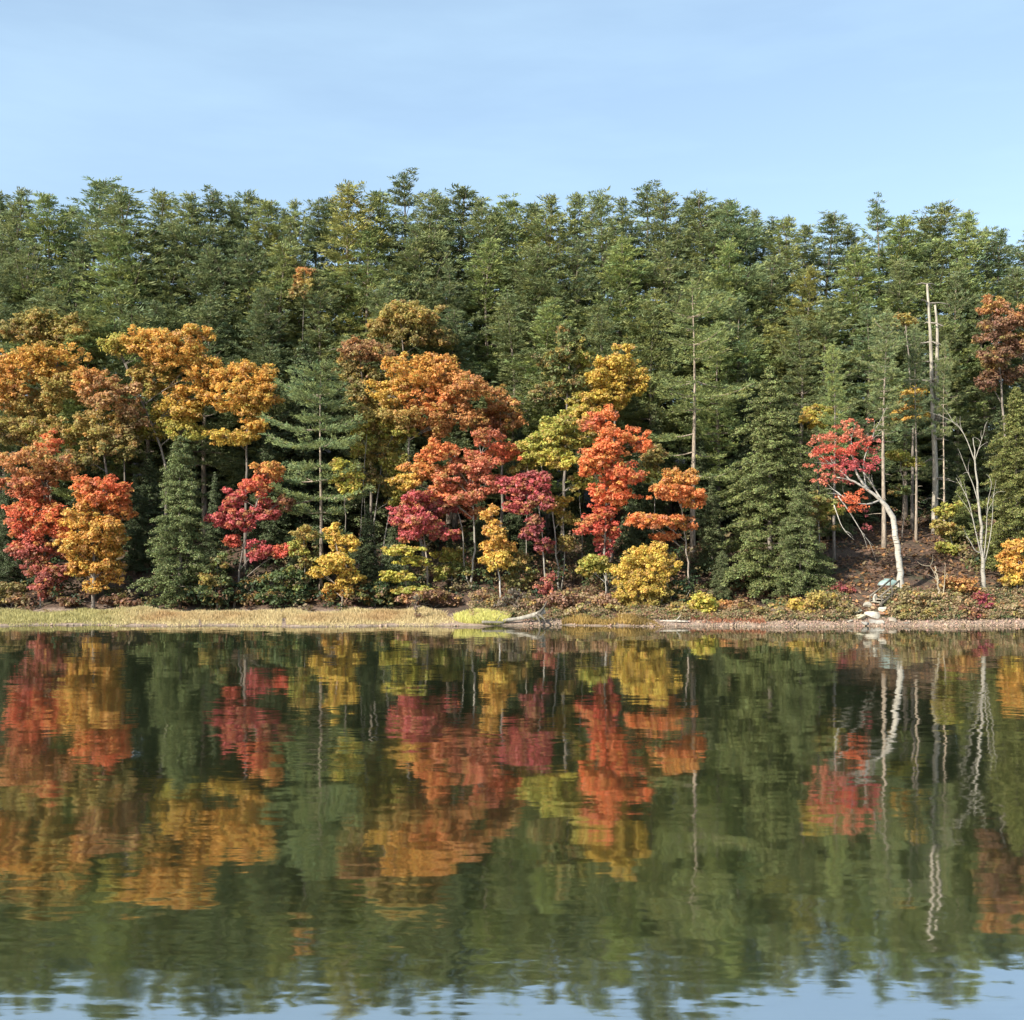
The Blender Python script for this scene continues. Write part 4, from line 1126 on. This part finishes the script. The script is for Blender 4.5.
def rock(label, px, D, w, h, seed, colour):
    rng = np.random.default_rng(seed)
    import bmesh
    bm = bmesh.new()
    bmesh.ops.create_icosphere(bm, subdivisions=3, radius=1)
    k = rng.normal(size=(6, 3)) * 1.8
    ph = rng.uniform(0, 6, 6)
    cuts = [(unit(rng.normal(size=3)), rng.uniform(.42, .8)) for _ in range(11)]
    for v in bm.verts:
        p = np.array(v.co)
        for n, dd in cuts:
            q = p @ n
            if q > dd:
                p = p - n * (q - dd) * .97
        p = p * (1 + .05 * np.sin(k @ p + ph).sum())
        v.co = (p[0] * w, p[1] * w * .8, p[2] * h)
    me = bpy.data.meshes.new("boulder")
    bm.to_mesh(me)
    bm.free()
    me.materials.append(M_ROCK)
    o = link("boulder", me)
    o.location = on_ground(px, D, h * .12)
    o.rotation_euler = (rng.uniform(-.2, .2), rng.uniform(-.2, .2), rng.uniform(0, 6))
    o.color = (*colour, 1)
    tag(o, label, "rock", "pale boulders below the wooden steps")


rock("largest pale boulder, straight below the foot of the wooden steps", 874, 70.2, .62, .34, 1, (1.15, 1.12, 1.05))
rock("flat yellowish boulder left of the largest one below the steps", 861, 70.0, .55, .22, 2, (1.15, 1.12, .9))
rock("grey boulder at the waterline under the largest pale one", 877, 69.35, .5, .2, 3, (.75, .75, .75))
rock("small white boulder wedged beside the bottom step", 882, 70.5, .32, .28, 4, (1.3, 1.28, 1.2))
rock("rounded pale boulder set into the bank left of the bottom step", 868, 71.1, .42, .30, 9, (1.2, 1.17, 1.05))
rock("upright pale boulder highest of the pile, touching the left handrail's foot", 875, 71.5, .3, .34, 10, (1.25, 1.22, 1.12))
rock("long greenish white boulder at the left end of the pile", 857, 70.5, .5, .22, 11, (1.1, 1.15, .95))
rock("low grey boulder half in the water, leftmost below the steps", 866, 69.1, .42, .16, 5, (.7, .69, .68))
rock("brownish boulder on the gravel right of the steps", 892, 69.5, .4, .2, 6, (.85, .75, .65))
rock("small pale stone on the gravel left of the flat yellowish boulder", 850, 69.5, .28, .13, 7, (1.05, 1, .92))
rock("dark stone right of the brownish boulder at the water", 906, 69.2, .26, .12, 8, (.6, .56, .52))


def stairs():
    top, bot = P(897, 583, 72.9), P(875, 608, 70.9)
    bot[2] = g1(bot[0], bot[1]) + .12
    top[2] = g1(top[0], top[1]) + .28
    t = root("wooden_steps", bot, "weathered wooden steps with slanting rails climbing from the boulders to the birch", "steps")
    run = top - bot
    d = unit(run)
    side = unit(np.cross(d, [0, 0, 1]))
    upv = np.cross(side, d)
    for sgn in (-1, 1):
        a = Tubes()
        a.box((top + bot) / 2 + side * sgn * .34, (np.linalg.norm(run), .07, .22), (d, side, upv))
        link("stringer", a.mesh("stringer", M_WOOD, False, bot), t, (.5, .46, .4))
        r = Tubes()
        r.box((top + bot) / 2 + side * sgn * .34 + [0, 0, .55], (np.linalg.norm(run) * 1.02, .07, .10), (d, side, upv))
        link("handrail", r.mesh("handrail", M_WOOD, False, bot), t, (.6, .56, .5))
        for f in (.04, .5, .96):
            q = Tubes()
            q.box(bot + run * f + side * sgn * .41 + [0, 0, .22], (.065, .065, .72))
            link("post", q.mesh("post", M_WOOD, False, bot), t, (.45, .42, .38))
    hz = unit(np.array([d[0], d[1], 0]))
    for f in np.linspace(.06, .96, 7):
        s = Tubes()
        s.box(bot + run * f + [0, 0, .13], (.26, .60, .045), (hz, side, np.array([0, 0, 1])))
        link("tread", s.mesh("tread", M_WOOD, False, bot), t, (1.35, 1.3, 1.15))


stairs()


def boat():
    b = on_ground(889, 74.2, .04)
    t = root("overturned_boat", b, "small pale teal boat turned upside down beside the birch at the steps' top", "boat")
    n, m = 15, 13
    V = []
    for i in range(n):
        s = i / (n - 1) * 2 - 1
        w = .52 * (1 - abs(s) ** 2.4) ** .7 + .02
        h = .42 * (1 - .92 * abs(s) ** 2.6)
        for j in range(m):
            a = math.pi * j / (m - 1)
            V.append((s * 0.85, -math.cos(a) * w, max(0, math.sin(a)) ** .65 * h))
    faces = [(i * m + j, i * m + j + 1, (i + 1) * m + j + 1, (i + 1) * m + j) for i in range(n - 1) for j in range(m - 1)]
    faces += [tuple(range(m)), tuple(range((n - 1) * m, n * m))[::-1]]
    h = Tubes()
    h.poly(V, faces)
    link("hull", h.mesh("hull", M_PAINT), t)
    k = Tubes()
    k.box((0, 0, .43), (.8, .05, .06))
    link("keel", k.mesh("keel", M_PAINT), t)
    for sgn in (-1, 1):
        g = Tubes()
        pts = [(s * 0.85, sgn * (.54 * (1 - abs(s) ** 2.4) ** .7 + .025), .03) for s in np.linspace(-1, 1, 15)]
        g.add(pts, .03, 6)
        link("gunwale", g.mesh("gunwale", M_WOOD), t, (.9, .9, .9))
    t.rotation_euler = (0, 0, radians(18))


boat()

# ------------------------------------------------------------------ what nobody could count
def blades(name, label, cat, N, place_fn, hfun, colfun, width=.022, lean=.25):
    rng = np.random.default_rng(hash_str(label))
    x, y = place_fn(rng, N)
    z = ground(x, y) - .02
    h = hfun(rng, x, y)[:, None]
    p = np.stack([x, y, z], 1)
    d = np.concatenate([rng.normal(0, lean, (len(x), 2)), np.ones((len(x), 1))], 1)
    sd = unit(np.concatenate([rng.normal(size=(len(x), 2)), np.zeros((len(x), 1))], 1)) * width
    tip = p + d * h
    tip2 = tip + np.concatenate([rng.normal(0, .12, (len(x), 2)), np.zeros((len(x), 1))], 1) * h
    mid = p + d * h * .55
    V = np.stack([p - sd, mid - sd * .8, tip2, mid + sd * .8], 1)
    o = link(name, leaf_mesh(name, [(V, colfun(rng, x, y))], M_GRASS))
    tag(o, label, cat, kind="stuff")
    return o


def u_of(x, y):
    return x / y * F + CX


def marsh_place(rng, N):
    u = rng.uniform(-60, 470, N * 2)
    s = rng.uniform(.1, 8.0, N * 2)
    x = (u - CX) / F * 72
    y = shore(x) + s
    u2 = u_of(x, y)
    edge = 0.25 + 0.25 * np.sin(x * 1.3) + .15 * np.sin(x * 3.1)
    keep = (s > edge) & ((np.abs(u2 - 284) > 2.2) | (s > 4)) & ((np.abs(u2 - 200) > 1.5) | (s > 3)) & (u2 < 458 - s * 4)
    return x[keep][:N], y[keep][:N]


def marsh_h(rng, x, y):
    s = y - shore(x)
    return (.12 + .16 * smooth(.4, 2.0, s) - .06 * smooth(4, 8, s)) * rng.uniform(.5, 1.35, len(x)) * (1 + .35 * np.sin(x * 2.3 + s) * np.sin(x * .7 - s * 1.3))


def marsh_c(rng, x, y):
    u = u_of(x, y)
    s = y - shore(x)
    straw, tan, yg = lin((238, 218, 162), .68), lin((214, 176, 122), .66), lin((214, 204, 134), .62)
    w = smooth(.6, 2.2, s) * (1 - smooth(5, 8, s)) * (.5 + .5 * np.sin(x * .9) * np.sin(x * .37 + 1)).clip(.25, 1)
    c = straw + (tan - straw) * w[:, None]
    k = (1 - smooth(90, 150, u + rng.normal(0, 15, len(u))))[:, None]
    c = c * (1 - k) + yg * k
    return c * rng.uniform(.75, 1.2, (len(x), 1))


blades("marsh_grass", "straw-coloured marsh grass along the left shore, yellow-green at its far left", "grass", 70000, marsh_place, marsh_h, marsh_c)


def lime_place(rng, N):
    r = np.sqrt(rng.random(N))
    a = rng.uniform(0, 6.283, N)
    x = (482 - CX) / F * 70 + 1.75 * r * np.cos(a)
    y = 70.0 + 1.3 * r * np.sin(a)
    k = y > shore(x) - .1
    return x[k], y[k]


blades("bright_grass", "patch of bright lime-yellow grass beside the fallen log", "grass", 7000, lime_place, lambda r, x, y: r.uniform(.2, .5, len(x)),
       lambda r, x, y: lin((234, 228, 136), .75) * r.uniform(.85, 1.1, (len(x), 1)), .026, .3)


def tawny_place(rng, N):
    u = rng.uniform(562, 660, N)
    x = (u - CX) / F * 70
    y = shore(x) + rng.uniform(.15, 1.6, N) * np.sqrt(np.clip(1 - ((u - 608) / 50) ** 2, 0, 1)) + .1
    k = np.sin(x * 2.1 + y * 3) * np.sin(x * .8 - y * 2) > rng.uniform(-1.4, .5, N)
    return x[k], y[k]


blades("tawny_grass", "low tawny gold grass on the waterline left of the willow shrub", "grass", 9000, tawny_place, lambda r, x, y: r.uniform(.2, .5, len(x)) * (.45 + .55 * np.sqrt(np.clip(1 - ((u_of(x, y) - 608) / 50) ** 2, 0, 1))) * (.75 + .35 * np.sin(x * 1.9)),
       lambda r, x, y: lin((206, 172, 98), .66) * (.8 + .3 * np.sin(x * 1.7) * np.sin(x * .6))[:, None] * r.uniform(.7, 1.2, (len(x), 1)), .022, .3)


def rusty_place(rng, N):
    u = rng.uniform(690, 760, N)
    x = (u - CX) / F * 70
    y = shore(x) + rng.uniform(.5, 2.4, N)
    k = np.sin(x * 1.9 + y * 2) * np.sin(x * .9 - y * 1.4) > rng.uniform(-1.0, .7, N)
    return x[k], y[k]


blades("rusty_grass", "low rust-red ground cover on the shore under the tiny yellow-green bush", "ground cover", 3000, rusty_place, lambda r, x, y: r.uniform(.12, .3, len(x)),
       lambda r, x, y: lin((206, 142, 108), .62) * r.uniform(.7, 1.2, (len(x), 1)), .03, .5)


def under():
    rng = np.random.default_rng(99)
    N = 2600
    u = rng.uniform(-80, 1100, N)
    D = rng.uniform(76, 104, N)
    right = (u > 820) & (u < 960) & (D < 90)
    u, D = u[~right], D[~right]
    x = (u - CX) / F * D
    k = D - shore(x) > 8.3
    k |= (u > 470) & (D - shore(x) > 6)
    x, D = x[k], D[k]
    z = ground(x, D) + rng.uniform(.1, 1.0, len(x)) ** 1.3 * 1.5
    pals = np.array([C("grn"), C("dgrn"), C("olvd"), C("brn"), C("dgrn"), C("tang")])
    V, cc = clump_leaves(np.stack([x, D, z], 1), rng.uniform(.35, .8, len(x)), 26, .22, .8, pals[rng.integers(0, 6, len(x))] * .85, rng)
    o = link("undergrowth", leaf_mesh("undergrowth", [(V, cc)], M_LEAF))
    tag(o, "shaded green and brown undergrowth covering the forest floor between the trunks", "undergrowth", kind="stuff")


under()


def bank_brush():
    rng = np.random.default_rng(123)
    N = 6500
    u = rng.uniform(470, 1080, N)
    x0 = (u - CX) / F * 71
    s = np.where(u > 760, rng.uniform(1.1, 4.2, N), rng.uniform(1.0, 6, N))
    y = shore(x0) + s
    clear = ((u > 852) & (u < 884))
    x0, y = x0[~clear], y[~clear]
    z = ground(x0, y) + rng.uniform(.02, .42, len(y)) * (1 - .5 * np.sin(x0 * 1.1) ** 2)
    pals = np.array([C("tan"), C("brn"), C("grn"), C("tang"), C("olvd"), C("tan")])
    V, cc = clump_leaves(np.stack([x0, y, z], 1), rng.uniform(.12, .36, len(y)), 16, .11, .6, pals[rng.integers(0, 6, len(y))] * .95, rng)
    o = link("bank_litter", leaf_mesh("bank_litter", [(V, cc)], M_LEAF))
    tag(o, "dry tan and brown brush litter covering the bank just above the gravel", "ground cover", kind="stuff")


bank_brush()


def fallen_leaves():
    rng = np.random.default_rng(321)
    N = 26000
    u = rng.uniform(470, 1080, N)
    D = rng.uniform(70, 92, N)
    x = (u - CX) / F * D
    k = (D - shore(x) > 1.6) & (np.sin(x * .9 + D * .4) * np.sin(D * .8 - x * .3) > rng.uniform(-1.1, .7, N))
    x, D = x[k], D[k]
    p = np.stack([x, D, ground(x, D) + .07 + rng.random(len(x)) * .05], 1)
    n = unit(np.array([0, -.3, 1]) + rng.normal(size=p.shape) * .4)
    t = unit(np.cross(n, rng.normal(size=p.shape)))
    b = np.cross(n, t)
    L = .16 * rng.uniform(.6, 1.4, (len(x), 1))
    V = np.stack([p - t * L, p + b * L * .6, p + t * L, p - b * L * .6], 1)
    pal = np.array([C("rust"), C("brn"), C("pbr"), C("tan"), C("pbr"), C("brn")]) * .72
    o = link("fallen_leaves", leaf_mesh("fallen_leaves", [(V, pal[rng.integers(0, 6, len(x))] * rng.uniform(.5, 1.2, (len(x), 1)) * (1 + .9 * (1 - smooth(3.2, 5.0, D - shore(x))))[:, None])], M_LEAF))  # leaves low on the bank lightened in colour to suggest the sunlit slope
    tag(o, "rust and tan fallen leaves scattered over the bank around the birch", "leaves", kind="stuff")


fallen_leaves()


def gravel():
    rng = np.random.default_rng(654)
    N = 5200
    u = np.concatenate([rng.uniform(640, 1080, N), rng.uniform(520, 640, 500), rng.uniform(-40, 460, 260)])
    x = (u - CX) / F * 69.3
    s = rng.uniform(-.12, 1.5, len(x)) ** 1.0
    s[-260:] = rng.uniform(-.1, .3, 260)
    y = shore(x) + s
    z = ground(x, y)
    r = rng.uniform(.025, .07, len(x)) * np.where(rng.random(len(x)) < .06, 2.2, 1)
    o6 = np.array([[1, 0, 0], [0, 1, 0], [-1, 0, 0], [0, -1, 0], [0, 0, .75], [0, 0, -.75]])
    V = np.stack([x, y, z + r * .2], 1)[:, None] + o6[None] * r[:, None, None] * rng.uniform(.65, 1.35, (len(x), 6, 1))
    f = np.array([[0, 1, 4], [1, 2, 4], [2, 3, 4], [3, 0, 4], [1, 0, 5], [2, 1, 5], [3, 2, 5], [0, 3, 5]])
    L = (np.arange(len(x)) * 6)[:, None, None] + f[None]
    c = lin((206, 176, 150), .5) * rng.uniform(.45, 1.25, (len(x), 1)) * rng.normal(1, .05, (len(x), 3))
    o = link("shore_gravel", mesh_from("shore_gravel", V.reshape(-1, 3), L.ravel(), np.full(len(x) * 8, 3), M_STONE, np.repeat(c.clip(0, 1), 8, 0)))
    tag(o, "pinkish gravel and small stones strewn along the waterline", "gravel", kind="stuff")


M_STONE = leaf_material("pebble_stone", 0.0, 0.03)
gravel()

# ------------------------------------------------------------------ light, sky, camera
SUN_EL, SUN_AZ = 35.0, 227.0        # degrees; azimuth measured clockwise from +Y, so the sun stands behind the viewer to the left
az, el = radians(SUN_AZ), radians(SUN_EL)
to_sun = np.array([math.sin(az) * math.cos(el), math.cos(az) * math.cos(el), math.sin(el)])
ld = bpy.data.lights.new("sun", "SUN")
ld.energy = 3.5
ld.angle = radians(.5)
ld.color = (1.0, .94, .83)
lo = bpy.data.objects.new("sun", ld)
COL.objects.link(lo)
from mathutils import Vector
lo.rotation_euler = Vector(to_sun).to_track_quat("Z", "Y").to_euler()

w = bpy.data.worlds.new("World")
scene.world = w
w.use_nodes = True
nt = w.node_tree
bg = nt.nodes["Background"]
sk = nd(nt, "ShaderNodeTexSky", sky_type="NISHITA")
sk.sun_disc = False
sk.sun_elevation = el
sk.sun_rotation = az
sk.air_density = 1.0
sk.dust_density = 1.2
sk.ozone_density = 1.0
tc = nd(nt, "ShaderNodeTexCoord")
v = mapping(nt, tc.outputs["Generated"], (1.2, 1.2, 6.0), (0, 0, radians(20)))
cn = noise(nt, v, 2.2, 6, .55)
cm = ramp(nt, [(.40, (.20, .20, .20)), (.75, (.32, .32, .32))], cn.outputs[0])
sky = mixc(nt, "MIX", cm, sk.outputs[0], (5.0, 6.9, 8.0))
nt.links.new(sky, bg.inputs[0])
bg.inputs[1].default_value = .081

cd = bpy.data.cameras.new("camera")
cd.sensor_width = 36
cd.sensor_fit = "HORIZONTAL"
cd.lens = F / 1024 * 36
cd.shift_y = (HOR - 510) / 1024
cd.clip_end = 4000
co = bpy.data.objects.new("camera", cd)
COL.objects.link(co)
co.location = (0, 0, CAMZ)
co.rotation_euler = (radians(90), 0, 0)
scene.camera = co

scene.view_settings.view_transform = "Standard"
scene.view_settings.look = "None"
scene.view_settings.exposure = 1.38
scene.view_settings.gamma = 1
scene.cycles.pixel_filter_type = 'BLACKMAN_HARRIS'
scene.cycles.filter_width = 1.45
scene.cycles.max_bounces = 6
scene.cycles.diffuse_bounces = 4
scene.cycles.transmission_bounces = 3
scene.cycles.glossy_bounces = 3
